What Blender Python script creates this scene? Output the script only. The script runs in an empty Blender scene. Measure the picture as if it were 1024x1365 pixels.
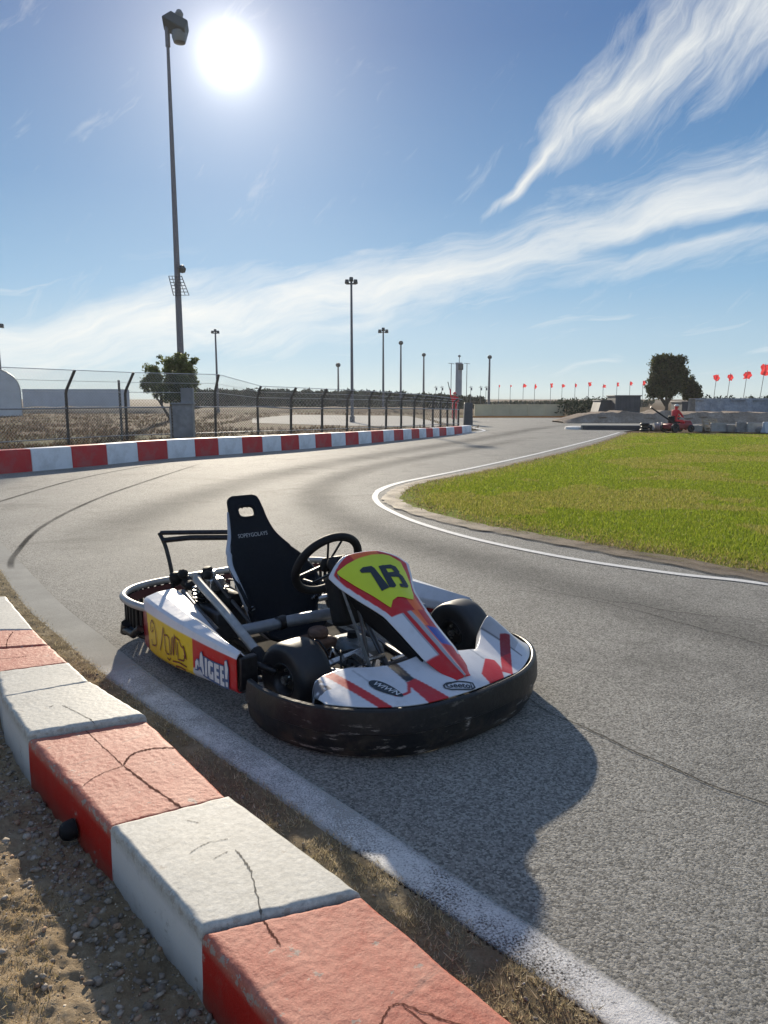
import bpy, bmesh, math, random
import numpy as np
from mathutils import Vector, Matrix, noise
R = math.radians
random.seed(7); rng = np.random.default_rng(7)
SC = bpy.context.scene
COL = SC.collection

# ------------------------------------------------------------------ helpers
def catmull(pts, n=8, closed=False):
    P = [np.array(p, float) for p in pts]; m = len(P); out = []
    for i in range(m if closed else m - 1):
        if closed: a, b, c, d = P[(i-1) % m], P[i], P[(i+1) % m], P[(i+2) % m]
        else: a, b, c, d = P[max(i-1, 0)], P[i], P[i+1], P[min(i+2, m-1)]
        for k in range(n):
            t = k / n
            out.append(.5*((2*b)+(-a+c)*t+(2*a-5*b+4*c-d)*t*t+(-a+3*b-3*c+d)*t**3))
    if not closed: out.append(P[-1])
    return out

def inpoly(x, y, poly):
    c = False; n = len(poly); j = n - 1
    for i in range(n):
        xi, yi = poly[i]; xj, yj = poly[j]
        if (yi > y) != (yj > y) and x < (xj-xi)*(y-yi)/(yj-yi)+xi: c = not c
        j = i
    return c

def segdist(x, y, a, b):
    dx, dy = b[0]-a[0], b[1]-a[1]; L = dx*dx+dy*dy
    t = 0 if L == 0 else max(0, min(1, ((x-a[0])*dx+(y-a[1])*dy)/L))
    return math.hypot(x-a[0]-t*dx, y-a[1]-t*dy)

def polydist(x, y, pl): return min(segdist(x, y, a, b) for a, b in zip(pl, pl[1:]))

class MB:
    def __init__(s): s.v = []; s.f = []; s.m = []; s.c = None
    def add(s, vs, fs, mi=0):
        o = len(s.v); s.v += [tuple(map(float, p)) for p in vs]
        s.f += [tuple(i+o for i in q) for q in fs]; s.m += [mi]*len(fs); return s
    def box(s, c, d, M=None, mi=0, taper=1.0):
        x, y, z = [q/2 for q in d]; t = taper
        vs = [Vector((a*x*(t if k > 0 else 1), b*y*(t if k > 0 else 1), k*z)) for k in (-1, 1) for b in (-1, 1) for a in (-1, 1)]
        vs = [(M @ p if M else p)+Vector(c) for p in vs]
        return s.add(vs, [(0, 2, 3, 1), (4, 5, 7, 6), (0, 1, 5, 4), (2, 6, 7, 3), (0, 4, 6, 2), (1, 3, 7, 5)], mi)
    def tube(s, pts, r, seg=8, cap=True, closed=False, mi=0, squash=1.0):
        P = [Vector(p) for p in pts]; n = len(P); vs = []; fs = []; N = None
        for i, p in enumerate(P):
            if closed: t = P[(i+1) % n]-P[i-1]
            else: t = P[min(i+1, n-1)]-P[max(i-1, 0)]
            t.normalize()
            if N is None:
                N = t.cross(Vector((0, 0, 1)))
                if N.length < .05: N = t.cross(Vector((1, 0, 0)))
            N = (N-t*N.dot(t)).normalized(); B = t.cross(N)
            rr = r[i] if isinstance(r, (list, tuple)) else r
            for k in range(seg):
                a = 2*math.pi*k/seg
                vs.append(p+N*(math.cos(a)*rr)+B*(math.sin(a)*rr*squash))
        for i in range(n if closed else n-1):
            j = (i+1) % n
            for k in range(seg):
                fs.append((i*seg+k, i*seg+(k+1) % seg, j*seg+(k+1) % seg, j*seg+k))
        if cap and not closed:
            fs.append(tuple(range(seg-1, -1, -1))); fs.append(tuple(range((n-1)*seg, n*seg)))
        return s.add(vs, fs, mi)
    def lathe(s, prof, seg=32, M=None, mi=0, closed=True):
        vs = []; fs = []; n = len(prof)
        for k in range(seg):
            a = 2*math.pi*k/seg
            for r, z in prof:
                p = Vector((r*math.cos(a), r*math.sin(a), z)); vs.append(M @ p if M else p)
        for k in range(seg):
            for i in range(n if closed else n-1):
                j = (i+1) % n; q = (k+1) % seg
                fs.append((k*n+i, q*n+i, q*n+j, k*n+j))
        return s.add(vs, fs, mi)
    def sweep(s, path, prof, cap=True, mi=0):
        # path: list of (pos, outward, up) ; prof: closed loop (o, z)
        vs = []; fs = []; m = len(prof); n = len(path)
        for p, o, u in path:
            for a, b in prof: vs.append(Vector(p)+Vector(o)*a+Vector(u)*b)
        for i in range(n-1):
            for k in range(m):
                fs.append((i*m+k, i*m+(k+1) % m, (i+1)*m+(k+1) % m, (i+1)*m+k))
        if cap: fs += [tuple(range(m-1, -1, -1)), tuple(range((n-1)*m, n*m))]
        return s.add(vs, fs, mi)
    def build(s, name, mat, parent=None, loc=(0, 0, 0), rz=0, smooth=True, bevel=0, angle=40, cols=None, solid=0):
        me = bpy.data.meshes.new(name); me.from_pydata(s.v, [], s.f); me.update()
        bm = bmesh.new(); bm.from_mesh(me); bmesh.ops.recalc_face_normals(bm, faces=bm.faces) if len(s.f) < 60000 and not solid else None
        bm.to_mesh(me); bm.free()
        for m in (mat if isinstance(mat, (list, tuple)) else [mat]): me.materials.append(m)
        if any(s.m): me.polygons.foreach_set('material_index', s.m)
        if smooth:
            me.polygons.foreach_set('use_smooth', [True]*len(me.polygons))
            me.set_sharp_from_angle(angle=R(angle))
        if cols is not None:
            at = me.color_attributes.new('paint', 'FLOAT_COLOR', 'POINT')
            a = np.ones((len(s.v), 4), np.float32); a[:, :3] = cols; at.data.foreach_set('color', a.ravel())
        o = bpy.data.objects.new(name, me); COL.objects.link(o)
        o.parent = parent; o.location = loc; o.rotation_euler = (0, 0, rz)
        if bevel:
            b = o.modifiers.new('bevel', 'BEVEL'); b.width = bevel; b.segments = 2; b.limit_method = 'ANGLE'; b.angle_limit = R(40)
        if solid:
            b = o.modifiers.new('solid', 'SOLIDIFY'); b.thickness = solid; b.offset = -1
        return o

def big_mesh(name, V, F, mat, cols=None):
    me = bpy.data.meshes.new(name); V = np.asarray(V, np.float32); F = np.asarray(F, np.int32); k = F.shape[1]
    me.vertices.add(len(V)); me.vertices.foreach_set('co', V.ravel())
    me.loops.add(F.size); me.loops.foreach_set('vertex_index', F.ravel())
    me.polygons.add(len(F)); me.polygons.foreach_set('loop_start', np.arange(0, F.size, k, dtype=np.int32))
    me.update(calc_edges=True); me.validate()
    me.materials.append(mat)
    if cols is not None:
        at = me.color_attributes.new('paint', 'FLOAT_COLOR', 'POINT')
        a = np.ones((len(V), 4), np.float32); a[:, :3] = cols; at.data.foreach_set('color', a.ravel())
    o = bpy.data.objects.new(name, me); COL.objects.link(o); return o

def tag(o, label=None, cat=None, group=None, kind=None):
    if label: o['label'] = label
    if cat: o['category'] = cat
    if group: o['group'] = group
    if kind: o['kind'] = kind
    return o
def empty(name, loc, rz=0, label=None, cat=None, group=None):
    o = bpy.data.objects.new(name, None); COL.objects.link(o); o.location = loc; o.rotation_euler = (0, 0, rz)
    o.empty_display_size = .1
    return tag(o, label, cat, group)
def copy_tree(o, parent=None):
    c = o.copy(); COL.objects.link(c); c.parent = parent
    for ch in list(o.children): copy_tree(ch, c)
    return c
ORD = ['first', 'second', 'third', 'fourth', 'fifth', 'sixth', 'seventh', 'eighth', 'ninth', 'tenth', 'eleventh', 'twelfth', 'thirteenth', 'fourteenth', 'fifteenth', 'sixteenth', 'seventeenth', 'eighteenth', 'nineteenth', 'twentieth']

# ------------------------------------------------------------------ materials
class N:
    """tiny node-graph builder"""
    def __init__(s, tree): s.t = tree; s.n = tree.nodes; s.l = tree.links
    def new(s, typ, ins=None, **kw):
        n = s.n.new(typ)
        for k, v in kw.items(): setattr(n, k, v)
        for k, v in (ins or {}).items():
            if isinstance(v, bpy.types.NodeSocket): s.l.new(v, n.inputs[k])
            else: n.inputs[k].default_value = v
        return n
    def math(s, op, a, b=0.0, c=None, clamp=False):
        n = s.n.new('ShaderNodeMath'); n.operation = op; n.use_clamp = clamp
        for i, v in enumerate([a, b] + ([c] if c is not None else [])):
            if isinstance(v, bpy.types.NodeSocket): s.l.new(v, n.inputs[i])
            else: n.inputs[i].default_value = v
        return n.outputs[0]
    def noise(s, vec, scale, detail=4, rough=.55, dist=0.0):
        return s.new('ShaderNodeTexNoise', {'Vector': vec, 'Scale': scale, 'Detail': detail, 'Roughness': rough, 'Distortion': dist}).outputs['Fac']
    def ramp(s, fac, stops, interp='LINEAR'):
        n = s.n.new('ShaderNodeValToRGB'); s.l.new(fac, n.inputs[0]); e = n.color_ramp.elements; n.color_ramp.interpolation = interp
        while len(e) < len(stops): e.new(.5)
        for i, (p, c) in enumerate(stops):
            e[i].position = p; e[i].color = (*c, 1) if isinstance(c, tuple) else (c, c, c, 1)
        return n.outputs[0]
    def mix(s, fac, a, b, blend='MIX'):
        n = s.n.new('ShaderNodeMix'); n.data_type = 'RGBA'; n.blend_type = blend
        for i, v in ((0, fac), (6, a), (7, b)):
            if isinstance(v, bpy.types.NodeSocket): s.l.new(v, n.inputs[i])
            else: n.inputs[i].default_value = (*v, 1) if isinstance(v, tuple) else v
        return n.outputs[2]

def mat_new(name):
    m = bpy.data.materials.new(name); m.use_nodes = True; g = N(m.node_tree)
    b = m.node_tree.nodes['Principled BSDF']
    tc = g.new('ShaderNodeTexCoord').outputs['Object']
    return m, g, b, tc
def setc(g, b, key, v):
    if isinstance(v, bpy.types.NodeSocket): g.l.new(v, b.inputs[key])
    else: b.inputs[key].default_value = (*v, 1) if isinstance(v, tuple) else v
def bump(g, b, h, strength, dist):
    n = g.new('ShaderNodeBump', {'Height': h, 'Strength': strength, 'Distance': dist}); g.l.new(n.outputs[0], b.inputs['Normal']); return n

def simple(name, col, rough=.5, metal=0, var=.12, scale=30, bumps=0.0, dirt=None, dirt_amt=.3, coat=0, spec=.5):
    m, g, b, tc = mat_new(name)
    n = g.noise(tc, scale, 5)
    lo = tuple(c*(1-var) for c in col); hi = tuple(min(1, c*(1+var)) for c in col)
    c = g.ramp(n, [(.3, lo), (.7, hi)])
    if dirt:
        d = g.ramp(g.noise(tc, scale*.25, 8, .65), [(.48, 0.0), (.75, dirt_amt)]); c = g.mix(d, c, dirt)
    setc(g, b, 'Base Color', c)
    setc(g, b, 'Roughness', g.math('MULTIPLY_ADD', g.noise(tc, scale*.6, 5), .3, rough-.15, True)); b.inputs['Metallic'].default_value = metal
    b.inputs['Specular IOR Level'].default_value = spec
    if coat: b.inputs['Coat Weight'].default_value = coat; b.inputs['Coat Roughness'].default_value = .08
    if bumps: bump(g, b, g.noise(tc, scale*6, 4), bumps, .002)
    return m

def painted(name, rough=.34, coat=.14, dirt=.10):
    m, g, b, tc = mat_new(name)
    a = g.new('ShaderNodeVertexColor', layer_name='paint').outputs['Color']
    d = g.ramp(g.noise(tc, 14, 9, .7), [(.5, 0.0), (.85, dirt*3)])
    c = g.mix(d, a, (.22, .20, .17))
    st = g.new('ShaderNodeMapping', {'Vector': tc, 'Scale': (9, 120, 60), 'Rotation': (0, .2, .4)}).outputs[0]
    sc = g.ramp(g.noise(st, 1.6, 4, .6), [(.66, 0.0), (.7, .12)])
    c = g.mix(sc, c, (.5, .5, .5))
    setc(g, b, 'Base Color', c)
    setc(g, b, 'Roughness', g.math('MULTIPLY_ADD', g.noise(tc, 25, 6), .35, rough-.15, True))
    b.inputs['Coat Weight'].default_value = coat; b.inputs['Coat Roughness'].default_value = .12
    bump(g, b, g.noise(tc, 12, 3), .12, .01); b.inputs['Specular IOR Level'].default_value = .4
    return m

M = {}
M['paint'] = painted('kart_livery')
M['black_plastic'] = None
def mk_bumper():
    m, g, b, tc = mat_new('scuffed_black_plastic')
    sep = g.new('ShaderNodeSeparateXYZ', {0: tc})
    low = g.ramp(sep.outputs[2], [(.02, 1.0), (.15, .25)])
    dn = g.ramp(g.noise(tc, 7, 9, .72), [(.47, 0.0), (.64, 1.0)])
    d = g.math('MULTIPLY', g.math('MULTIPLY', dn, low), .62, clamp=True)
    c = g.mix(d, g.ramp(g.noise(tc, 60, 4), [(.3, (.008, .009, .010)), (.7, (.015, .016, .018))]), (.13, .10, .07))
    st = g.new('ShaderNodeMapping', {'Vector': tc, 'Scale': (5, 5, 26)}).outputs[0]
    s1 = g.ramp(g.noise(st, 1.6, 7, .74), [(.565, 0.0), (.62, 1.0)])
    msk = g.ramp(g.noise(tc, 6, 4), [(.46, 0.0), (.56, 1.0)])
    lowz = g.ramp(sep.outputs[2], [(.10, 1.0), (.17, .25)])
    s1 = g.math('MULTIPLY', g.math('MULTIPLY', g.math('MULTIPLY', s1, msk), lowz), .8)
    c = g.mix(s1, c, (.45, .42, .38))
    setc(g, b, 'Base Color', c)
    setc(g, b, 'Roughness', g.math('MULTIPLY_ADD', d, .35, .40)); b.inputs['Specular IOR Level'].default_value = .32
    bump(g, b, g.noise(tc, 30, 7, .62), .4, .006)
    return m
M['black_plastic'] = mk_bumper()
M['dark_metal'] = simple('dark_steel', (.03, .03, .033), .42, .7, .3, 40)
M['frame_metal'] = simple('frame_steel', (.10, .10, .105), .38, .6, .2, 40, dirt=(.08, .06, .045))
M['tube_grey'] = simple('grey_coated_tube', (.20, .21, .23), .38, .35, .15, 30, dirt=(.1, .08, .06))
M['bright_metal'] = simple('bare_aluminium', (.55, .55, .54), .28, .95, .15, 50, dirt=(.1, .08, .06))
M['rim_metal'] = simple('dark_wheel_rim', (.045, .045, .048), .35, .6, .2, 40)
M['rubber'] = simple('slick_tyre_rubber', (.013, .014, .017), .50, 0, .25, 18, .15, dirt=(.07, .062, .052), dirt_amt=.22)
M['grip'] = simple('black_grip_rubber', (.010, .010, .011), .62, 0, .2, 60, .2, spec=.25)
M['fabric'] = simple('black_seat_vinyl', (.006, .0075, .011), .62, 0, .25, 70, .25, spec=.18)
M['shell'] = simple('grey_seat_shell', (.38, .40, .44), .4, 0, .08, 20)
M['rear_tube'] = simple('scuffed_grey_bumper_tube', (.34, .335, .32), .38, .25, .2, 25, dirt=(.10, .085, .07), dirt_amt=.6)
M['letters_white'] = simple('white_lettering', (.62, .63, .64), .5, 0, .1, 40)
M['letters_dark'] = simple('dark_lettering', (.012, .022, .03), .45, 0, .1, 40)
M['letters_maroon'] = simple('maroon_lettering', (.16, .012, .02), .5, 0, .1, 40)
M['letters_blue'] = simple('blue_letter_edge', (.05, .10, .22), .5, 0, .1, 40)
M['tank'] = simple('smoky_tank_plastic', (.16, .17, .17), .3, 0, .15, 20)
M['clear'] = simple('rusty_brown_metal', (.16, .09, .06), .6, .2, .4, 40)

# ------------------------------------------------------------------ camera
HC = 1.4; PITCH = 8.91; FPX = 960.0
cam = bpy.data.cameras.new('camera'); co = bpy.data.objects.new('camera', cam); COL.objects.link(co)
co.location = (0, 0, HC); co.rotation_euler = (R(90-PITCH), 0, 0)
cam.sensor_fit = 'VERTICAL'; cam.sensor_height = 24; cam.lens = 24*FPX/1365; cam.clip_end = 4000; cam.clip_start = .05
SC.camera = co

# ------------------------------------------------------------------ light
SUN_AZ, SUN_EL = -11.6, 19.2          # lamp
DISC_AZ, DISC_EL = -11.23, 23.1       # where the sun stands in the sky
sl = bpy.data.lights.new('sun', 'SUN'); sl.energy = 5.0; sl.angle = R(1.0); sl.color = (1, .88, .70)
so = bpy.data.objects.new('sun', sl); COL.objects.link(so)
sd = Vector((math.sin(R(SUN_AZ))*math.cos(R(SUN_EL)), math.cos(R(SUN_AZ))*math.cos(R(SUN_EL)), math.sin(R(SUN_EL))))
so.rotation_euler = sd.to_track_quat('Z', 'Y').to_euler(); so.location = (-5, 20, 20)
SC.view_settings.view_transform = 'Standard'; SC.view_settings.look = 'None'; SC.view_settings.exposure = 0.47; SC.view_settings.gamma = 1

w = bpy.data.worlds.new('World'); SC.world = w; w.use_nodes = True
def build_world():
    t = w.node_tree; t.nodes.clear(); g = N(t)
    tc = g.new('ShaderNodeTexCoord').outputs['Generated']
    nrm = g.new('ShaderNodeVectorMath', {0: tc}, operation='NORMALIZE').outputs[0]
    sky = g.new('ShaderNodeTexSky', sky_type='NISHITA', sun_disc=False, sun_elevation=R(SUN_EL), sun_rotation=R(SUN_AZ), altitude=50, air_density=1.0, dust_density=0.6, ozone_density=2.5)
    sep = g.new('ShaderNodeSeparateXYZ', {0: nrm})
    x, y, z = sep.outputs
    az = g.math('MULTIPLY', g.math('ARCTAN2', x, y), 57.29578)
    el = g.math('MULTIPLY', g.math('ARCSINE', z), 57.29578)
    base = sky.outputs[0]
    # ---- high cirrus, laid out in azimuth / elevation on the sky
    def curve(stops, lo, hi, vlo, vhi, inp):
        f = g.math('DIVIDE', g.math('SUBTRACT', inp, lo), hi-lo, clamp=True)
        r = g.ramp(f, [((p-lo)/(hi-lo), (v-vlo)/(vhi-vlo)) for p, v in stops])
        return g.math('MULTIPLY_ADD', r, vhi-vlo, vlo)
    cv = g.new('ShaderNodeCombineXYZ', {0: az, 1: el, 2: 0.0}).outputs[0]
    warp = g.new('ShaderNodeTexNoise', {'Vector': cv, 'Scale': .11, 'Detail': 3.0})
    wv = g.new('ShaderNodeVectorMath', {0: g.new('ShaderNodeVectorMath', {0: warp.outputs['Color'], 1: (.5, .5, .5)}, operation='SUBTRACT').outputs[0], 1: (6, 3.4, 0)}, operation='MULTIPLY').outputs[0]
    cw = g.new('ShaderNodeVectorMath', {0: cv, 1: wv}).outputs[0]
    ws = g.new('ShaderNodeSeparateXYZ', {0: cw}); waz, wel = ws.outputs[0], ws.outputs[1]
    def streak(rot, sx, sy, scale, det=7, rough=.62, dist=.6):
        mp = g.new('ShaderNodeMapping', {'Vector': g.new('ShaderNodeMapping', {'Vector': cw, 'Rotation': (0, 0, -R(rot))}).outputs[0], 'Scale': (sx, sy, 1)}).outputs[0]
        return g.noise(mp, scale, det, rough, dist)
    def band(center, half_lo, half_hi):
        d = g.math('SUBTRACT', wel, center)
        up = g.math('SUBTRACT', 1.0, g.math('DIVIDE', d, half_hi)); dn = g.math('ADD', 1.0, g.math('DIVIDE', d, half_lo))
        return g.math('MULTIPLY', g.math('MINIMUM', up, 1.0, clamp=True), g.math('MINIMUM', dn, 1.0, clamp=True))
    # broad band
    c1 = curve([(-30, 4.3), (-17, 6.2), (-6, 7.2), (0, 8.0), (8, 10.0), (16, 11.4), (21, 12.2), (28, 13.4)], -30, 28, 0, 20, waz)
    h1 = curve([(-30, 1.6), (-17, 3.4), (-6, 3.4), (3, 3.9), (10, 4.8), (18, 5.0), (28, 4.6)], -30, 28, 0, 6, waz)
    l1 = curve([(-30, 5.5), (-17, 5.2), (-6, 4.4), (3, 3.9), (10, 3.8), (18, 4.6), (28, 5.4)], -30, 28, 0, 6, waz)
    b1 = g.math('POWER', band(c1, l1, h1), .8)
    s1 = streak(11, .055, .36, 1.0, 9, .62, .5); s1b = streak(17, .14, .75, 1.0, 9, .70, .5)
    sm = g.math('ADD', g.math('MULTIPLY', s1, .58), g.math('MULTIPLY', s1b, .42))
    cg = curve([(10, 9.6), (16, 10.6), (20, 11.1), (28, 12.0)], 10, 28, 5, 15, waz)
    gap = g.math('MULTIPLY', band(cg, .8, .9), g.math('DIVIDE', g.math('SUBTRACT', waz, 14.0), 6.0, clamp=True))
    k1 = g.math('SUBTRACT', g.math('MULTIPLY_ADD', b1, .80, g.math('MULTIPLY', sm, 2.0)), g.math('MULTIPLY_ADD', gap, .7, 1.22))
    d1 = g.ramp(g.math('MULTIPLY', k1, 1.25, clamp=True), [(0, 0.0), (.25, .20), (.6, .58), (1, .90)])
    # upper plume
    c2 = curve([(5, 12.6), (8.6, 14.4), (11.5, 17.4), (15.5, 20.2), (19.5, 21.8), (25, 24.2), (32, 26.5)], 5, 32, 10, 30, waz)
    h2 = curve([(5, .1), (8, .7), (11, 1.6), (14, 4.6), (19, 6.0), (32, 6)], 5, 32, 0, 6, waz)
    l2 = curve([(5, .1), (8, .8), (11, 1.5), (14, 3.2), (19, 5.8), (32, 6)], 5, 32, 0, 6, waz)
    b2 = g.math('MULTIPLY', band(c2, g.math('MAXIMUM', l2, .05), g.math('MAXIMUM', h2, .05)), g.math('DIVIDE', g.math('SUBTRACT', waz, 6.0), 3.0, clamp=True))
    s2 = streak(42, .085, .45, 1.0, 9, .64, .5)
    s2b = streak(50, .16, .9, 1.0, 9, .72, .5)
    k2 = g.math('SUBTRACT', g.math('MULTIPLY_ADD', b2, .75, g.math('MULTIPLY_ADD', s2, 1.3, g.math('MULTIPLY', s2b, .9))), 1.24)
    d2 = g.ramp(g.math('MULTIPLY', k2, 1.35, clamp=True), [(0, 0.0), (.25, .17), (.6, .48), (1, .86)])
    # stray wisps low
    s3 = streak(9, .06, .6, 1.6, 6, .6, .3)
    lowm = g.ramp(g.math('DIVIDE', el, 30.0), [(.03, 0.0), (.10, 1.0), (.24, .8), (.38, 0.0)])
    d3 = g.math('MULTIPLY', g.ramp(s3, [(.58, 0.0), (.74, .5)]), lowm)
    cl = g.math('MAXIMUM', g.math('MAXIMUM', d1, d2), d3)
    # how near the sun this direction is
    D = Vector((math.sin(R(DISC_AZ))*math.cos(R(DISC_EL)), math.cos(R(DISC_AZ))*math.cos(R(DISC_EL)), math.sin(R(DISC_EL))))
    dot = g.new('ShaderNodeVectorMath', {0: nrm, 1: D}, operation='DOT_PRODUCT').outputs['Value']
    ang = g.math('MULTIPLY', g.math('ARCCOSINE', g.math('MINIMUM', dot, 1.0)), 57.29578)
    CFG = dict(sky=.1)
    # sky radiance graded to the camera's look (linear, after strength)
    lin = g.new('ShaderNodeVectorMath', {0: base, 1: (.055, .055, .055)}, operation='MULTIPLY').outputs[0]
    den = g.new('ShaderNodeVectorMath', {0: g.new('ShaderNodeVectorMath', {0: lin, 1: (1.25, 1.15, 1.05)}, operation='MULTIPLY').outputs[0], 1: (1, 1, 1)}).outputs[0]
    comp = g.new('ShaderNodeVectorMath', {0: lin, 1: den}, operation='DIVIDE').outputs[0]
    grad = g.ramp(g.math('DIVIDE', g.math('ADD', el, 5.0), 95.0, clamp=True), [(0, (.30, .27, .23)), (.045, (.40, .40, .38)), (.056, (.47, .57, .59)), (.085, (.29, .455, .575)), (.14, (.165, .345, .54)), (.21, (.078, .22, .43)), (.31, (.036, .125, .315)), (.45, (.03, .095, .27)), (1, (.04, .11, .28))])
    tint = g.mix(.17, grad, comp)
    # unseen sky overhead and behind the viewer, brightened to fill the shade
    sky_fill = g.math('MAXIMUM', g.math('DIVIDE', g.math('SUBTRACT', el, 36.0), 16.0, clamp=True), g.math('MULTIPLY', g.math('MULTIPLY', y, -2.5, clamp=True), g.math('DIVIDE', el, 6.0, clamp=True)))
    tint = g.mix(g.math('MULTIPLY', sky_fill, .34), tint, (.36, .43, .53))
    ccol = g.ramp(g.math('DIVIDE', ang, 60.0), [(.15, (.74, .71, .65)), (.45, (.63, .645, .63)), (1, (.60, .64, .68))])
    skyc = g.mix(cl, tint, ccol)
    g1 = g.math('POWER', 2.71828, g.math('MULTIPLY', g.math('POWER', g.math('DIVIDE', ang, 1.0), 1.25), -1.0))
    g2 = g.math('POWER', 2.71828, g.math('DIVIDE', ang, -3.2))
    g3 = g.math('POWER', 2.71828, g.math('DIVIDE', ang, -10.0))
    glow = g.new('ShaderNodeVectorMath', {0: (1.0, .97, .9), 'Scale': g.math('MULTIPLY', g1, 2.0)}, operation='SCALE').outputs[0]
    gl2 = g.new('ShaderNodeVectorMath', {0: (1.0, .94, .84), 'Scale': g.math('MULTIPLY_ADD', g3, GL3, g.math('MULTIPLY', g2, GL2))}, operation='SCALE').outputs[0]
    tot = g.new('ShaderNodeVectorMath', {0: skyc, 1: glow}).outputs[0]
    tot = g.new('ShaderNodeVectorMath', {0: tot, 1: gl2}).outputs[0]
    fin = g.new('ShaderNodeVectorMath', {0: tot, 'Scale': 10.0}, operation='SCALE').outputs[0]
    bg = g.new('ShaderNodeBackground', {'Color': fin, 'Strength': .1})
    out = g.new('ShaderNodeOutputWorld', {'Surface': bg.outputs[0]})
SKY_GAMMA = 1.0; SKY_TINT = (1.0, 1.0, 1.0); GL2, GL3 = .54, .17
build_world()
try:
    w.cycles.sampling_method = 'MANUAL'; w.cycles.sample_map_resolution = 1024
except Exception: pass
SC.cycles.use_denoising = True
SC.cycles.max_bounces = 8; SC.cycles.transparent_max_bounces = 12
# ================================================================== SETTING
def asphalt():
    m, g, b, tc = mat_new('asphalt')
    big = g.noise(tc, .35, 6, .6); mid = g.noise(tc, 2.3, 6, .6)
    vor = g.new('ShaderNodeTexVoronoi', {'Vector': tc, 'Scale': 135.0}); cellv = g.new('ShaderNodeSeparateXYZ', {0: vor.outputs['Color']}).outputs[0]
    fine = g.noise(tc, 170, 5, .75)
    base = g.ramp(g.math('MULTIPLY_ADD', mid, .45, g.math('MULTIPLY', big, .55)), [(.32, (.25, .242, .218)), (.68, (.335, .322, .288))])
    agg = g.ramp(g.math('ADD', g.math('MULTIPLY_ADD', cellv, .42, g.math('MULTIPLY', fine, .38)), g.math('MULTIPLY', g.noise(tc, 70, 6, .75), .2)), [(.26, .42), (.5, .97), (.76, 1.6)])
    c = g.mix(1.0, base, agg, 'MULTIPLY')
    # faint polished driving line and stained patches
    st = g.ramp(g.noise(tc, .9, 7, .7, .4), [(.52, 0.0), (.70, .48)]); c = g.mix(st, c, (.085, .082, .076))
    pe = g.new('ShaderNodeVectorMath', {0: tc, 1: (12.0, -14.5, 0)}, operation='ADD').outputs[0]
    setc(g, b, 'Base Color', c)
    setc(g, b, 'Roughness', g.math('MULTIPLY_ADD', g.noise(tc, 60, 4), .25, .60))
    b.inputs['Specular IOR Level'].default_value = .07
    h = g.math('ADD', g.math('MULTIPLY_ADD', vor.outputs['Distance'], -.55, g.math('MULTIPLY', fine, 1.25)), g.math('MULTIPLY', g.noise(tc, 48, 5, .7), .8))
    bump(g, b, h, .9, .006)
    return m
def ground_mat(name, stops, scale=1.2, rough=.9, fine=60, bs=.6, bd=.02, patch=None):
    m, g, b, tc = mat_new(name)
    n = g.math('MULTIPLY_ADD', g.noise(tc, scale, 8, .62), .6, g.math('MULTIPLY', g.noise(tc, fine, 6, .7), .4))
    c = g.ramp(n, stops)
    if patch:
        c = g.mix(g.ramp(g.noise(tc, patch[0], 6, .6), [(.45, 0.0), (.6, patch[2])]), c, patch[1])
    setc(g, b, 'Base Color', c); b.inputs['Roughness'].default_value = rough; b.inputs['Specular IOR Level'].default_value = .03
    bump(g, b, g.noise(tc, fine, 7, .75), bs, bd)
    return m
def worn_paint(name, col, thr=.46, soft=.10, scale=30, amt=1.0, fine=150):
    m, g, b, tc = mat_new(name)
    n = g.math('MULTIPLY_ADD', g.noise(tc, scale*.12, 5, .6), .45, g.math('MULTIPLY', g.noise(tc, fine, 5, .75), .55))
    a = g.ramp(n, [(thr-soft, 0.0), (thr+soft, amt)])
    sep = g.new('ShaderNodeVertexColor', layer_name='paint').outputs['Color']
    a = g.math('MULTIPLY', a, g.new('ShaderNodeSeparateColor', {0: sep}).outputs[0])
    setc(g, b, 'Base Color', g.ramp(g.noise(tc, 40, 5), [(.3, tuple(c*.75 for c in col)), (.7, col)]))
    b.inputs['Roughness'].default_value = .6; setc(g, b, 'Alpha', a); b.inputs['Specular IOR Level'].default_value = .2 if col[0] > .1 else .0
    if col[0] < .1: b.inputs['Roughness'].default_value = 1
    bump(g, b, g.noise(tc, 160, 5, .7), .7, .004)
    return m
M['asphalt'] = asphalt()
M['dirt'] = ground_mat('dry_field_soil', [(.3, (.055, .034, .021)), (.5, (.105, .066, .043)), (.7, (.17, .115, .078))], 1.1, patch=(.25, (.12, .11, .05), .6))
M['lawn_soil'] = ground_mat('lawn_soil', [(.3, (.10, .12, .016)), (.5, (.18, .22, .026)), (.7, (.29, .30, .055))], .8, fine=40, patch=(.5, (.13, .12, .035), .5))
M['verge'] = ground_mat('dry_verge', [(.3, (.15, .115, .07)), (.5, (.28, .225, .145)), (.7, (.48, .40, .28))], 5, fine=90, bs=.9)
M['gravelly'] = ground_mat('sandy_soil', [(.3, (.22, .16, .10)), (.5, (.40, .305, .195)), (.7, (.60, .48, .33))], 6, fine=70, bs=.9)
M['concrete'] = ground_mat('grey_concrete', [(.3, (.25, .24, .215)), (.5, (.33, .32, .285)), (.7, (.42, .405, .36))], 3, fine=90, bs=.5, bd=.005, rough=.8)
M['pale_road'] = ground_mat('pale_gravel_road', [(.3, (.36, .34, .30)), (.7, (.55, .52, .46))], .6, fine=20)
M['line_white'] = worn_paint('crisp_white_paint', (.80, .79, .75), .34, .10)
M['line_worn'] = worn_paint('worn_white_paint', (.74, .73, .70), .463, .06, 20)
M['rubber_mark'] = worn_paint('tyre_rubber_mark', (.045, .043, .04), .42, .14, 10, .60)
M['crack'] = worn_paint('crack_fill', (.035, .032, .027), .40, .12, 10, .72)

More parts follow.
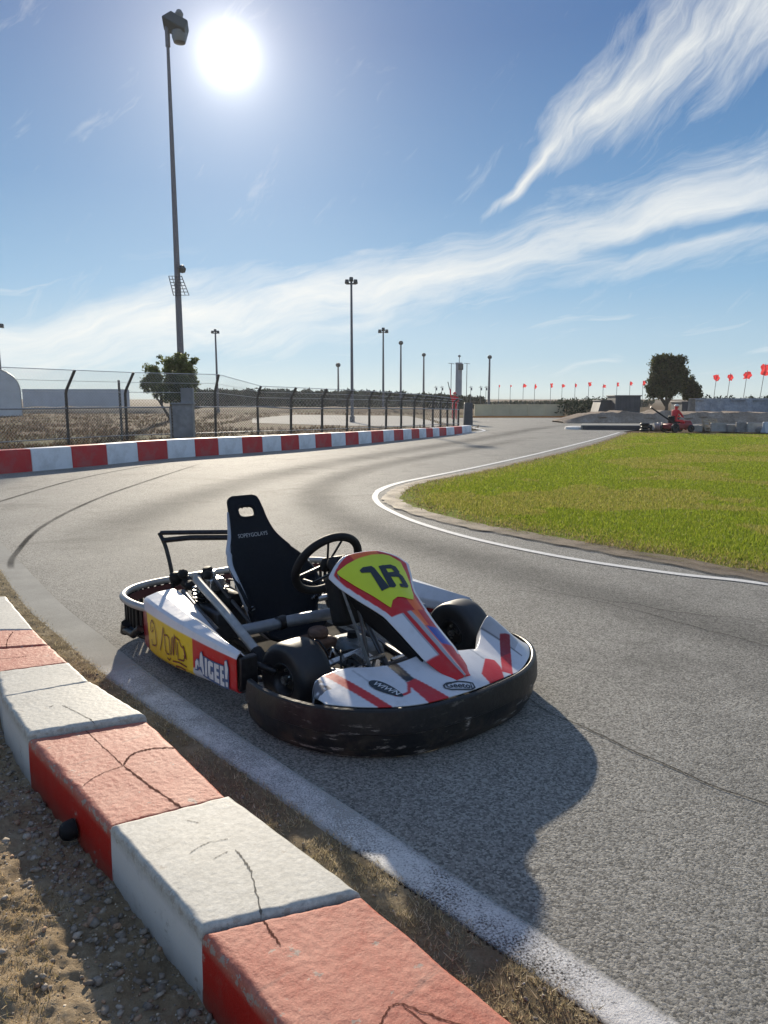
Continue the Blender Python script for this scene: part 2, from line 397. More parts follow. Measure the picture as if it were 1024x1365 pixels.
def sheet(name, poly, z, mat, kind='structure', label=None):
    bm = bmesh.new(); vs = [bm.verts.new((x, y, z)) for x, y in poly]; f = bm.faces.new(vs)
    bmesh.ops.triangulate(bm, faces=[f]); bmesh.ops.recalc_face_normals(bm, faces=bm.faces)
    if bm.faces[0:1] and list(bm.faces)[0].normal.z < 0: bmesh.ops.reverse_faces(bm, faces=bm.faces)
    me = bpy.data.meshes.new(name); bm.to_mesh(me); bm.free(); me.materials.append(mat)
    o = bpy.data.objects.new(name, me); COL.objects.link(o); return tag(o, label, kind=kind)
def ribbon(name, pts, width, z, mat, kind='structure', jitter=0, edge=0.0, nx=4, n=10, taper=False, soft=False):
    P = catmull([(*p, 0) for p in pts], n); m = len(P); V = []; F = []; Cc = []
    for i, p in enumerate(P):
        t = P[min(i+1, m-1)]-P[max(i-1, 0)]; t = t/np.linalg.norm(t); nn = np.array((-t[1], t[0], 0))
        wd = width(i/(m-1)) if callable(width) else width
        jj = jitter*noise.noise((p[0]*6, p[1]*6, 3)) if jitter else 0
        for k in range(nx+1):
            u = k/nx-.5
            V.append(p+nn*(u*wd+jj)+np.array((0, 0, z)))
            e = 1.0 if not edge or 0 < k < nx else edge
            if soft: e = math.sin(math.pi*k/nx)**2
            if taper: e *= min(1, i/(m*.12), (m-1-i)/(m*.12))
            Cc.append((e, e, e))
    for i in range(m-1):
        for k in range(nx): F.append((i*(nx+1)+k, (i+1)*(nx+1)+k, (i+1)*(nx+1)+k+1, i*(nx+1)+k+1))
    o = big_mesh(name, V, F, mat, Cc); return tag(o, kind=kind)

# ground: one great sheet (finer near the camera)
def ground():
    V = [(-3000, -50, -.03), (3000, -50, -.03), (3000, 3500, -.03), (-3000, 3500, -.03)]
    o = big_mesh('ground', V, [(0, 1, 2, 3)], M['dirt']); tag(o, kind='structure')
ground()
GUT_L = [(-4.9, 8.2), (-3.45, 6.2), (-2.48, 4.80), (-1.94, 4.13), (-1.34, 3.40), (-.72, 2.73), (-.10, 2.06), (.47, 1.45), (.98, .90), (1.6, .2)]
GUT_R = [(-4.7, 8.25), (-3.26, 6.25), (-2.27, 4.87), (-1.74, 4.20), (-1.17, 3.49), (-.57, 2.80), (.05, 2.12), (.61, 1.50), (1.12, .95), (1.75, .22)]
FK = [(-10.6, 9.2), (-8.9, 11.2), (-7.26, 13.55), (-6.3, 15.1), (-5.3, 16.9), (-4.06, 18.4), (-2.37, 20.33), (-.78, 22.7), (.7, 25.2), (1.9, 27.3), (2.79, 28.9), (3.8, 31.33)]
LAWN = [(8.5, -2), (5.6, 2.9), (3.9, 4.75), (3.049, 5.566), (2.448, 6.2), (1.719, 7.05), (.95, 7.98), (.42, 8.95), (.17, 9.7), (.16, 10.5), (.33, 11.4), (.72, 12.3), (2.103, 14.4), (4.5, 18.6), (7.35, 24.2), (10.1, 30.1), (15.2, 28.6), (24, 26), (40, 20), (60, 8), (60, -2)]
WL = [(5.45, 2.72), (3.75, 4.55), (2.902, 5.36), (2.33, 5.70), (1.62, 6.28), (.93, 7.13), (.40, 8.1), (.08, 9.0), (-.08, 9.7), (-.13, 10.5), (-.02, 11.3), (.27, 12.1), (.75, 12.95), (2.02, 15.1), (4.1, 18.9), (7.43, 25.4), (9.95, 30.6)]
road = [(1.6, -2)] + [(x-.02, y) for x, y in GUT_R[::-1]] + [(-6.5, 8.0), (-11.2, 9.0)] + [(x-.25, y+.2) for x, y in FK[1:]] + [(4.35, 33.0), (4.2, 36), (3.6, 42), (3.3, 54), (20, 55.5), (60, 58), (60, 44), (17, 37.5), (12.5, 34.6), (10.4, 31.5)] + [(x+.05, y) for x, y in LAWN[15::-1]]
sheet('road', road, 0, M['asphalt'])
sheet('lawn_ground', LAWN, .012, M['lawn_soil'])
ribbon('lawn_edge_soil', [(x-.02, y-.02) for x, y in LAWN[1:16]], lambda t: .34-.16*t, .0165, worn_paint('bare_soil_edge', (.26, .20, .135), .44, .12, 22), jitter=.07, edge=.0, nx=8)
ribbon('white_line', WL, lambda t: .085 if t < .6 else .12, .006, M['line_white'], edge=.75)
ribbon('white_line', [(2.9, 28.6), (3.6, 30.2), (4.25, 31.6), (4.55, 33.0), (4.45, 35.0), (4.2, 37)], .16, .006, M['line_white'], edge=.75)
# concrete gutter strip and the worn white line painted on it
def strip(name, A, B, z, mat, fade=None, nx=8):
    a = catmull([(*p, 0) for p in A], 10); b = catmull([(*p, 0) for p in B], 10); V = []; F = []; Cc = []
    for i, (p, q) in enumerate(zip(a, b)):
        for k in range(nx+1):
            u = k/nx; V.append(p*(1-u)+q*u+np.array((0, 0, z)))
            e = (.0 if k in (0, nx) and fade else .45 if k in (0, nx) else .8 if fade and k in (1, nx-1) else 1.0)*(fade(p) if fade else 1); Cc.append((e, e, e))
    for i in range(len(a)-1):
        for k in range(nx): F.append((i*(nx+1)+k, i*(nx+1)+k+1, (i+1)*(nx+1)+k+1, (i+1)*(nx+1)+k))
    return tag(big_mesh(name, V, F, mat, Cc), kind='structure')
strip('gutter_strip', GUT_L[:7], GUT_R[:7], .004, M['concrete'])
strip('kerb_line', GUT_L[3:], GUT_R[3:], .008, M['line_worn'], lambda p: max(0, min(1, (3.62-p[1])/.2)))
# tyre marks and cracks
ribbon('tyre_mark', [(-3.089, 5.82), (-3.352, 6.4), (-3.813, 7.977), (-4.07, 10.134), (-4.09, 12.53), (-4.01, 16.0)], .065, .005, M['rubber_mark'], edge=.1, taper=True)
ribbon('tyre_mark', [(-5.2, 8.6), (-5.3, 9.759), (-5.42, 12.53), (-5.1, 15.0), (-4.6, 17.0)], .065, .005, M['rubber_mark'], edge=.1, taper=True)
RL = worn_paint('rubbered_line', (.085, .082, .075), .40, .22, 3, .30, 60)
ribbon('racing_line', [(-2.9, 6.5), (-2.9, 9), (-2.3, 12.5), (-.9, 16.5), (1.2, 21), (4.0, 27), (7.0, 34), (11, 42)], 1.5, .0035, RL, nx=14, taper=True, soft=True)
ribbon('racing_line', [(4.6, 1.2), (2.6, 3.6), (.9, 6.0), (-.6, 8.6), (-1.0, 11.5), (-.2, 15), (2.2, 20), (5.6, 27)], 1.1, .0042, RL, nx=14, taper=True, soft=True)
ribbon('road_crack', [(.68, 3.22), (.84, 2.94), (1.01, 2.69), (1.17, 2.49), (1.34, 2.32), (1.6, 2.07), (2.0, 1.7)], .012, .005, M['crack'], jitter=.02, edge=.3, nx=3, n=16)
ribbon('road_crack', [(1.1, 5.3), (1.4, 4.98), (1.69, 4.65), (1.97, 4.25), (2.2, 3.95), (2.5, 3.6)], .012, .005, worn_paint('faint_crack', (.04, .036, .03), .47, .1, 10, .6), jitter=.03, edge=.2, nx=3, n=16)
ribbon('road_crack', [(2.5, 4.4), (2.0, 4.6), (1.5, 4.95), (.9, 5.2)], .012, .005, bpy.data.materials['faint_crack'], jitter=.05, edge=.2, nx=3, n=16)

# ------------------------------------------------------------------ near kerb of cast blocks
KSP = .68
def kerb_mat(name, top_lo, top_hi, side, grain, gs):
    m, g, b, tc = mat_new(name)
    nz = g.new('ShaderNodeSeparateXYZ', {0: g.new('ShaderNodeNewGeometry').outputs['Normal']}).outputs[2]
    sepz = g.new('ShaderNodeSeparateXYZ', {0: tc}).outputs[2]
    wear = g.ramp(g.noise(tc, 7, 8, .68), [(.35, 0.0), (.7, 1.0)])
    fine = g.noise(tc, gs, 6, .72)
    top = g.mix(wear, g.ramp(fine, [(.34, tuple(c*KSP for c in top_lo)), (.66, top_lo)]), g.ramp(fine, [(.34, tuple(c*KSP for c in top_hi)), (.66, top_hi)]))
    sd_ = g.mix(g.ramp(g.noise(tc, 16, 7, .7), [(.56, 0.0), (.8, .5)]), side, (.20, .17, .13))
    isup = g.ramp(sepz, [(.125/.3, 0.0), (.16/.3, 1.0)])
    isup = g.ramp(g.math('DIVIDE', sepz, .3), [(.50, 0.0), (.60, 1.0)])
    c = g.mix(isup, sd_, top)
    # chips to bare concrete, mostly toward the arrises, and rubber scuffs
    ca_ = g.new('ShaderNodeVertexColor', layer_name='chip').outputs['Color']; ca_ = g.new('ShaderNodeSeparateColor', {0: ca_}).outputs[0]
    edgechip = g.ramp(g.math('MULTIPLY_ADD', ca_, .42, g.noise(tc, 42, 6, .7)), [(.93, 0.0), (.96, 1.0)])
    chip = g.ramp(g.math('MULTIPLY_ADD', g.noise(tc, 13, 8, .72), .75, g.math('MULTIPLY', g.noise(tc, 55, 5, .7), .25)), [(.60, 0.0), (.625, 1.0)])
    c = g.mix(g.math('MAXIMUM', g.math('MULTIPLY', chip, .75), g.math('MULTIPLY', edgechip, .85)), c, (.36, .33, .285))
    scm = g.new('ShaderNodeMapping', {'Vector': g.new('ShaderNodeMapping', {'Vector': tc, 'Rotation': (0, 0, .83)}).outputs[0], 'Scale': (30, 2.2, 4)}).outputs[0]
    scf = g.ramp(g.noise(scm, 1.5, 6, .65), [(.62, 0.0), (.72, .38)]); c = g.mix(g.math('MULTIPLY', scf, isup), c, (.10, .09, .085))
    foot = g.ramp(g.math('DIVIDE', sepz, .3), [(.02, .75), (.28, 0.0)]); c = g.mix(g.math('MULTIPLY', foot, g.noise(tc, 22, 6, .7)), c, (.22, .17, .115))
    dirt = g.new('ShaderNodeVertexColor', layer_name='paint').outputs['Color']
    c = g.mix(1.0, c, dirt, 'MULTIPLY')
    setc(g, b, 'Base Color', c); setc(g, b, 'Roughness', g.math('MULTIPLY_ADD', isup, .24, .36)); b.inputs['Specular IOR Level'].default_value = .3
    bump(g, b, g.math('MULTIPLY_ADD', fine, .6, g.math('MULTIPLY', g.noise(tc, 30, 6, .7), .5)), grain, .008)
    return m
M['kerb_red'] = kerb_mat('red_kerb_paint', (.50, .125, .08), (.62, .26, .185), (.46, .016, .010), .38, 170)
M['kerb_white'] = kerb_mat('white_kerb_paint', (.52, .52, .48), (.61, .61, .565), (.66, .66, .645), .18, 70)
M['dark_line_red'] = worn_paint('dark_line_on_red', (.085, .030, .022), .32, .14, 20, .72, 220); M['dark_line_white'] = worn_paint('dark_line_on_white', (.095, .085, .07), .38, .14, 20, .62, 220)
KL = [(.31, .64), (-.419, 1.478), (-.781, 1.888), (-1.283, 2.435), (-1.55, 2.77), (-1.725, 3.05), (-1.93, 3.36), (-2.13, 3.64), (-2.62, 4.28), (-3.12, 4.95)]
KR = [(.62, .80), (-.055, 1.606), (-.475, 2.047), (-.905, 2.595), (-1.255, 2.935), (-1.45, 3.17), (-1.655, 3.42), (-1.845, 3.66), (-2.33, 4.31), (-2.83, 4.98)]
def kerb_block(i, mat, h, dark_lines, rough, label):
    l0, l1, r0, r1 = map(np.array, (KL[i], KL[i+1], KR[i], KR[i+1]))
    gap = .0025; cx = (l0+l1+r0+r1)/4
    nu, nv = (96, 170) if i < 4 else (60, 90)
    rad = .018
    V = []; Cc = []; F = []
    def base(u, v):
        p = (l0*(1-v)+l1*v)*(1-u)+(r0*(1-v)+r1*v)*u; return cx+(p-cx)*(1-gap*2)
    W = np.linalg.norm(r0-l0); L = np.linalg.norm(l1-l0)
    def edge_round(u, v):
        d = min(u*W, (1-u)*W, v*L, (1-v)*L); rr = rad*(1.0+.5*noise.noise((u*9+i, v*9, 5)))
        if d < rr: return rr-math.sqrt(max(0, rr*rr-(rr-d)**2))
        return 0
    def topz(uu, vv, x, y):
        z = h-edge_round(uu, vv)
        z += rough*(noise.fractal((x*9, y*9, i*3.1), 1.0, 2.1, 5)*.0016+noise.fractal((x*60, y*60, i), .7, 2.0, 3)*.0020)
        return z+.004*noise.noise((x*3, y*3, i*7))
    for a in range(nv+1):
        v = .5-.5*math.cos(math.pi*a/nv) if False else a/nv
        v = v+.0*(v-.5)
        for c in range(nu+1):
            u = c/nu
            # pack samples toward the edges so that the arris is round
            uu = u*u*(3-2*u)*.35+u*.65; vv = v*v*(3-2*v)*.25+v*.75
            p = base(uu, vv); x, y = p
            z = topz(uu, vv, x, y); dk = 1.0
            V.append((x-cx[0], y-cx[1], z)); Cc.append((dk, dk*.97, dk*.93))
    k = nu+1
    for a in range(nv):
        for c in range(nu): F.append((a*k+c, a*k+c+1, (a+1)*k+c+1, (a+1)*k+c))
    # skirt
    rim = [c for c in range(nu+1)]+[a*k+nu for a in range(1, nv+1)]+[nv*k+c for c in range(nu-1, -1, -1)]+[a*k for a in range(nv-1, 0, -1)]
    prev = rim
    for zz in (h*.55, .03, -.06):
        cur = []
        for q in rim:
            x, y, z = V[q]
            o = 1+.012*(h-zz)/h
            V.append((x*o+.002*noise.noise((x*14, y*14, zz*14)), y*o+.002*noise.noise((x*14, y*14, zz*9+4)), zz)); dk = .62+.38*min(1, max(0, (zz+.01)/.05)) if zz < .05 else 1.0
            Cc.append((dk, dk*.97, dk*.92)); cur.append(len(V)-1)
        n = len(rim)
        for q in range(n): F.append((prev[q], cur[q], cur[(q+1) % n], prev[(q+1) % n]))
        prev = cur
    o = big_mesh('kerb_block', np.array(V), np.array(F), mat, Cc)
    o.location = (cx[0], cx[1], 0)
    at = o.data.color_attributes.new('chip', 'FLOAT_COLOR', 'POINT'); a_ = np.zeros((len(V), 4), np.float32); a_[:, 3] = 1
    for q in range((nu+1)*(nv+1)):
        u = (q % (nu+1))/nu; v = (q//(nu+1))/nv; u = u*u*(3-2*u)*.35+u*.65; v = v*v*(3-2*v)*.25+v*.75; d = min(u*W, (1-u)*W, v*L, (1-v)*L); a_[q, 0] = max(0, 1-d/.035)
    at.data.foreach_set('color', a_.ravel())
    me = o.data; me.polygons.foreach_set('use_smooth', [True]*len(me.polygons))
    for pl, wd, dp in dark_lines:  # thin dark ribbons laid just above the block top
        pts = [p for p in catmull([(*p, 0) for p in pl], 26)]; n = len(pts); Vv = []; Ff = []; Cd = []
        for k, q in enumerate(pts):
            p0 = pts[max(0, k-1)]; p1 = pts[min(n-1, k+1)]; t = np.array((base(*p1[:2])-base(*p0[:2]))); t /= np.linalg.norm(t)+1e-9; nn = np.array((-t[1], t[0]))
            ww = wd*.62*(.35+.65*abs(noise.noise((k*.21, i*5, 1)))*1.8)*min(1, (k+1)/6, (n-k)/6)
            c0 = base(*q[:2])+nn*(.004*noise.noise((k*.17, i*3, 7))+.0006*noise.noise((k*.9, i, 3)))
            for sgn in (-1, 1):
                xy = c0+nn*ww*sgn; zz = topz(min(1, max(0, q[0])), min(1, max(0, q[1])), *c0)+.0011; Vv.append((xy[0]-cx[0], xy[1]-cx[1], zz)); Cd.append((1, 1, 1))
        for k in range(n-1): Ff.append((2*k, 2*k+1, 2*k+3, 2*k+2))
        cr = big_mesh('crack', Vv, Ff, M['dark_line_red'] if mat is M['kerb_red'] else M['dark_line_white'], Cd); cr.parent = o
    tag(o, label, 'kerb block', 'red and white kerb blocks beside the kart'); return o
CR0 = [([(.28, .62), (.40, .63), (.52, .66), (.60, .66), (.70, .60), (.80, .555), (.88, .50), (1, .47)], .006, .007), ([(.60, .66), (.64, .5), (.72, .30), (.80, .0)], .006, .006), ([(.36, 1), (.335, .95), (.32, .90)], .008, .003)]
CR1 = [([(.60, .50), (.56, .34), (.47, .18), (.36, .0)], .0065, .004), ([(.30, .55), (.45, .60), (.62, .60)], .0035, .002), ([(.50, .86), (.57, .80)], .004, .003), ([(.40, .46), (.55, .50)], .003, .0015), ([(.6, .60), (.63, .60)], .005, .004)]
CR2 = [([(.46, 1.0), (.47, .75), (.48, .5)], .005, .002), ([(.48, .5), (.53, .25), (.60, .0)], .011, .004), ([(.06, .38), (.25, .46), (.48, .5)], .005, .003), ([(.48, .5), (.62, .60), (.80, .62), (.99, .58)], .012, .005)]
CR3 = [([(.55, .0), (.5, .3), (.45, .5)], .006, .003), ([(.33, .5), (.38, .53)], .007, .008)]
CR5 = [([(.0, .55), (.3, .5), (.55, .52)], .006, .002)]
KB = [(M['kerb_red'], .198, CR0, .5, 'red kerb block with dark lines over its top nearest the camera'),
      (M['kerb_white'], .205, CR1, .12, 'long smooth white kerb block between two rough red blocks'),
      (M['kerb_red'], .193, CR2, .5, 'red kerb block with cross shaped dark lines on its worn top'),
      (M['kerb_white'], .212, CR3, .2, 'raised white kerb block with a rounded corner beyond the cross lined red block'),
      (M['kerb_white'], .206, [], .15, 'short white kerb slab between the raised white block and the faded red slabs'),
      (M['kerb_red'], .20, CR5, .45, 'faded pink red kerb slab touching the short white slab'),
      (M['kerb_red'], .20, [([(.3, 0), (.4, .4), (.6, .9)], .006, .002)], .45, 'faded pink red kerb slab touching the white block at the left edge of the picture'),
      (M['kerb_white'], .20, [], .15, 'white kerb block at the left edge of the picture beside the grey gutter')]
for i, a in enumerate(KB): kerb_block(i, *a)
# black rubber bolt cap on the inner face of the red block
mb = MB(); mb.lathe([(0, .035), (.014, .034), (.024, .028), (.030, .016), (.032, .004), (.032, -.01), (0, -.01)], 24, Matrix.Rotation(R(90), 4, 'Y').inverted(), closed=False)
p = np.array(KL[2])*.62+np.array(KL[3])*.38
tag(mb.build('bolt_cap', M['grip'], None, (p[0]-.012, p[1]-.012, .062), math.atan2(.34, .38)*1.0), 'round black rubber bolt cap on the side of the cross lined red kerb block', 'bolt cap')

# ------------------------------------------------------------------ loose ground beside the kerb
def uneven(name, xr, yr, n, mat, f, inside):
    xs = np.linspace(*xr, n[0]); ys = np.linspace(*yr, n[1]); V = [(x, y, f(x, y)) for y in ys for x in xs]; F = []
    for j in range(n[1]-1):
        for i in range(n[0]-1):
            if inside(xs[i], ys[j]): F.append((j*n[0]+i, j*n[0]+i+1, (j+1)*n[0]+i+1, (j+1)*n[0]+i))
    o = big_mesh(name, V, F, mat); o.data.polygons.foreach_set('use_smooth', [True]*len(F)); return tag(o, kind='structure')
def kside(x, y, A=KL):
    # signed distance left of the polyline of kerb edges (positive = left)
    best = 1e9; sg = 1
    for a, b in zip(A, A[1:]):
        d = segdist(x, y, a, b)
        if d < best:
            best = d; sg = (b[0]-a[0])*(y-a[1])-(b[1]-a[1])*(x-a[0])
    return best if sg > 0 else -best
def soil_z(x, y):
    d = kside(x, y)
    return .012+.012*noise.fractal((x*4, y*4, 1), 1, 2, 4)+.016*noise.fractal((x*15, y*15, 2), .8, 2, 5)+.006*noise.noise((x*48, y*48, 4))+.080*min(1, max(0, d-.02)/.34)
uneven('bare_soil', (-3.3, .5), (.35, 4.4), (420, 450), M['gravelly'], soil_z, lambda x, y: -.16 < kside(x, y) < 2.2)
def strip_z(x, y): return .004+.010*noise.fractal((x*14, y*14, 7), 1, 2, 4)*min(1, max(0, -kside(x, y, GUT_L))/.03)
def instrip(x, y): return kside(x, y, KR) < .06 and kside(x, y, GUT_L) < -.006
uneven('verge_soil', (-3.6, 1.4), (.3, 6.6), (340, 430), M['verge'], strip_z, instrip)

def stone_mat():
    m, g, b, tc = mat_new('field_stones')
    a = g.new('ShaderNodeVertexColor', layer_name='paint').outputs['Color']
    c = g.mix(1.0, a, g.ramp(g.noise(tc, 80, 5, .7), [(.3, .6), (.7, 1.3)]), 'MULTIPLY')
    setc(g, b, 'Base Color', c); b.inputs['Roughness'].default_value = .85; bump(g, b, g.noise(tc, 120, 5), .4, .004); return m
M['stone'] = stone_mat()
def scatter_stones(name, pts, smin, smax, zf, cols):
    bm = bmesh.new(); bmesh.ops.create_icosphere(bm, subdivisions=1, radius=1); bv = np.array([v.co for v in bm.verts]); bf = np.array([[v.index for v in f.verts] for f in bm.faces]); bm.free()
    V = []; F = []; Cc = []
    for i, (x, y) in enumerate(pts):
        s = smin+(smax-smin)*rng.random()**2.6; sc = np.array((1, .6+.4*rng.random(), .35+.4*rng.random()))*s
        q = bv*(1+.28*rng.standard_normal((len(bv), 1)).clip(-1.3, 1.3))*sc
        a = rng.random()*6.28; ca, sa = math.cos(a), math.sin(a); t = (rng.random()-.5)*.9; ct, st = math.cos(t), math.sin(t)
        q = q @ np.array([[1, 0, 0], [0, ct, st], [0, -st, ct]]) @ np.array([[ca, sa, 0], [-sa, ca, 0], [0, 0, 1]])
        q += (x, y, zf(x, y)+s*.15); F.append(bf+len(V)*len(bv)); V.append(q)
        c = np.array(cols[rng.integers(len(cols))])*(.7+.6*rng.random()); Cc.append(np.repeat(c[None], len(bv), 0))
    o = big_mesh(name, np.concatenate(V), np.concatenate(F), M['stone'], np.concatenate(Cc)); return tag(o, kind='stuff')
pts = []
for _ in range(60000):
    x = rng.uniform(-2.6, .2); y = rng.uniform(.6, 4.2); d = kside(x, y)
    if d < .005 or d > 1.4: continue
    if rng.random() < (1.0 if d < .13 else .75*math.exp(-(d-.13)*13)+.012): pts.append((x, y))
    if len(pts) > 3000: break
so_ = scatter_stones('gravel', pts, .003, .0155, soil_z, [(.27, .225, .175), (.31, .26, .205), (.22, .185, .145), (.36, .305, .24), (.25, .205, .16), (.33, .21, .13)])
tag(so_, 'loose grey and brown gravel along the foot of the kerb', 'gravel')

pts = []
while len(pts) < 7000:
    x = rng.uniform(-2.6, .2); y = rng.uniform(.6, 3.6); d = kside(x, y)
    if .005 < d < 1.3 and (d < .3 or rng.random() < .6): pts.append((x, y))
tag(scatter_stones('coarse_sand', pts, .0012, .0045, soil_z, [(.42, .34, .24), (.52, .43, .31), (.30, .24, .17), (.60, .53, .42)]), 'coarse sand grains over the soil left of the kerb', 'sand', kind='stuff')
def blade_mat(name, rough=.7, trans=.35):
    m, g, b, tc = mat_new(name)
    a = g.new('ShaderNodeVertexColor', layer_name='paint').outputs['Color']
    setc(g, b, 'Base Color', a); b.inputs['Roughness'].default_value = rough; b.inputs['Specular IOR Level'].default_value = .25
    tr = g.new('ShaderNodeBsdfTranslucent', {'Color': a}); mx = g.new('ShaderNodeMixShader', {0: trans})
    g.l.new(b.outputs[0], mx.inputs[1]); g.l.new(tr.outputs[0], mx.inputs[2])
    out = [n for n in m.node_tree.nodes if n.type == 'OUTPUT_MATERIAL'][0]; g.l.new(mx.outputs[0], out.inputs[0]); return m
M['blade'] = blade_mat('grass_blades'); M['leaf'] = blade_mat('tree_leaves', .6); M['leaf_far'] = blade_mat('far_leaves', .9, .08)
def blades(name, XY, zf, hmin, hmax, wd, cols, lean=.5, label=None, cat=None):
    n = len(XY); XY = np.asarray(XY); h = rng.uniform(hmin, hmax, n); a = rng.uniform(0, 6.283, n); b = rng.uniform(0, 6.283, n); le = lean*h*rng.random(n)*1.3
    z = np.array([zf(x, y) for x, y in XY]) if callable(zf) else np.full(n, zf)
    w_ = wd*(.6+.8*rng.random(n))
    p = np.column_stack([XY, z]); d = np.column_stack([np.cos(a), np.sin(a), np.zeros(n)])*w_[:, None]
    tip = p+np.column_stack([np.cos(b)*le, np.sin(b)*le, h])
    V = np.stack([p-d, p+d, tip], 1).reshape(-1, 3); F = np.arange(3*n).reshape(n, 3)
    c = np.array(cols)[rng.integers(len(cols), size=n)]*(.75+.5*rng.random((n, 1)))
    return V, F, np.repeat(c, 3, 0)
DRY = [(.50, .37, .20), (.60, .46, .27), (.38, .28, .14), (.24, .20, .09), (.58, .47, .31)]
# dry fibres on the sandy soil and in the strip between kerb and line
P1 = []
while len(P1) < 60000:
    x = rng.uniform(-2.6, .3); y = rng.uniform(.5, 4.4); d = kside(x, y)
    if .14 < d < 1.5 and noise.noise((x*5, y*5, 3)) > -.35+.5*(d < .24): P1.append((x, y))
V, F, C1 = blades('d', P1, soil_z, .004, .018, .0014, DRY, 1.6)
tag(big_mesh('dry_grass', V, F, M['blade'], C1), 'thin dry straw over the sandy soil left of the kerb', 'dry grass', kind='stuff')
P2 = []
while len(P2) < 30000:
    x = rng.uniform(-3.4, 1.0); y = rng.uniform(.8, 6.2)
    if (instrip(x, y) or (kside(x, y, KR) < 0 and kside(x, y, GUT_L) < .035*rng.random()**2)) and noise.noise((x*9, y*9, 8))+.5*noise.noise((x*30, y*30, 1)) > -.28 and rng.random() < max(.25, 1.25-y/4.5): P2.append((x, y))
V, F, C2 = blades('d', P2, strip_z, .004, .018, .0015, [(.46, .39, .24), (.36, .31, .18), (.56, .47, .31), (.30, .25, .16), (.62, .53, .38)], 1.3)
tag(big_mesh('verge_grass', V, F, M['blade'], C2), 'short dry grass in the strip between kerb and worn white line', 'dry grass', kind='stuff')
pts = []
while len(pts) < 700:
    x = rng.uniform(-3.4, 1.0); y = rng.uniform(.8, 6.2)
    if instrip(x, y): pts.append((x, y))
tag(scatter_stones('verge_gravel', pts, .002, .008, strip_z, [(.25, .22, .18), (.34, .31, .27), (.16, .14, .12)]), 'small stones in the strip between kerb and worn white line', 'gravel', kind='stuff')
# the lawn inside the bend
LG = [(x+.05 if i < 15 else x, y+.04 if i < 9 else y) for i, (x, y) in enumerate(LAWN)]
P3 = []
def lawn_fill(n, y0, y1):
    k = 0
    while k < n:
        y = y0*(y1/y0)**(rng.random()**.9); x = rng.uniform(-.2, min(20, y*.62+.5))
        if not inpoly(x, y, LG): continue
        ed = polydist(x, y, LG[:16]); nn = noise.noise((x*1.3, y*1.3, 2))+.5*noise.noise((x*4, y*4, 5))
        if ed < .6 and rng.random() > .15+1.0*(ed/.6)**.8+.6*nn: continue
        P3.append((x, y)); k += 1
lawn_fill(190000, 4.6, 31)
A3 = np.array(P3); far = A3[:, 1] > 12
sel = np.array([noise.noise((x*.45, y*.45, 9))+.6*noise.noise((x*1.4, y*1.4, 4)) for x, y in P3])
edn = np.array([polydist(x, y, LG[:16]) for x, y in P3])
BROWN = [(.30, .22, .12), (.38, .29, .17), (.24, .19, .09), (.33, .29, .11)]
GREEN = [(.27, .34, .03), (.33, .40, .036), (.21, .28, .025), (.40, .42, .06)]
YEL = [(.42, .40, .09), (.48, .41, .12), (.36, .34, .07), (.28, .32, .04)]
brn = edn < .42*rng.random(len(edn))**1.4; dry = ((sel > .16) | (edn < .9*rng.random(len(edn)))) & ~brn
for nm, msk in (('near', ~far), ('far', far)):
    Vs = []; Fs = []; Cs = []; o = 0
    for cond, cols in ((~dry & ~brn, GREEN), (dry, YEL), (brn, BROWN)):
        q = A3[msk & cond]; V, F, c = blades('g', q, .012, .014, .042, .0012+.00062*q[:, 1], cols, .8); Vs.append(V); Fs.append(F+o); Cs.append(c); o += len(V)
    tag(big_mesh('lawn_grass', np.concatenate(Vs), np.concatenate(Fs), M['blade'], np.concatenate(Cs)), 'mown green grass inside the bend, '+('nearer half with bare patches at its edge' if nm == 'near' else 'farther half towards the row of clutter'), 'grass', kind='stuff')
# ================================================================== FAR KERB, FENCE
def far_mat(name, col):
    m, g, b, tc = mat_new(name)
    c = g.mix(g.ramp(g.noise(tc, 2.6, 8, .7), [(.45, 0.0), (.78, .55)]), col, (.22, .20, .18))
    sp = g.ramp(g.noise(tc, 9, 6, .65), [(.66, 0.0), (.72, .5)]); c = g.mix(sp, c, (.12, .11, .10))
    setc(g, b, 'Base Color', c); b.inputs['Roughness'].default_value = .6; bump(g, b, g.noise(tc, 25, 6, .7), .3, .01); return m
M['far_red'] = far_mat('red_barrier_paint', (.50, .020, .024)); M['far_white'] = far_mat('white_barrier_paint', (.72, .74, .77))
FB = [(-9.25, 10.75), (-8.6, 11.65), (-7.95, 12.55), (-7.4, 13.35), (-6.88, 14.07), (-6.4, 14.80), (-5.97, 15.57), (-5.58, 16.38), (-5.13, 17.13), (-4.64, 17.76), (-4.18, 18.27), (-3.68, 18.82), (-3.24, 19.33), (-2.81, 19.83), (-2.38, 20.35), (-1.97, 20.93), (-1.55, 21.56), (-1.16, 22.13), (-.78, 22.7), (-.39, 23.36), (0, 24.02), (.36, 24.66), (.69, 25.22), (1.0, 25.76), (1.3, 26.28), (1.58, 26.76), (1.86, 27.26), (2.14, 27.75), (2.46, 28.33), (2.84, 29.05), (3.26, 30.05), (3.8, 31.33)]
def off(pts, d):
    out = []
    for i in range(len(pts)):
        a = np.array(pts[max(i-1, 0)]); b = np.array(pts[min(i+1, len(pts)-1)]); t = (b-a)/np.linalg.norm(b-a)
        out.append(tuple(np.array(pts[i])+d*np.array((-t[1], t[0]))))
    return out
FB2 = off(FB, .36)
nr = nw = 0
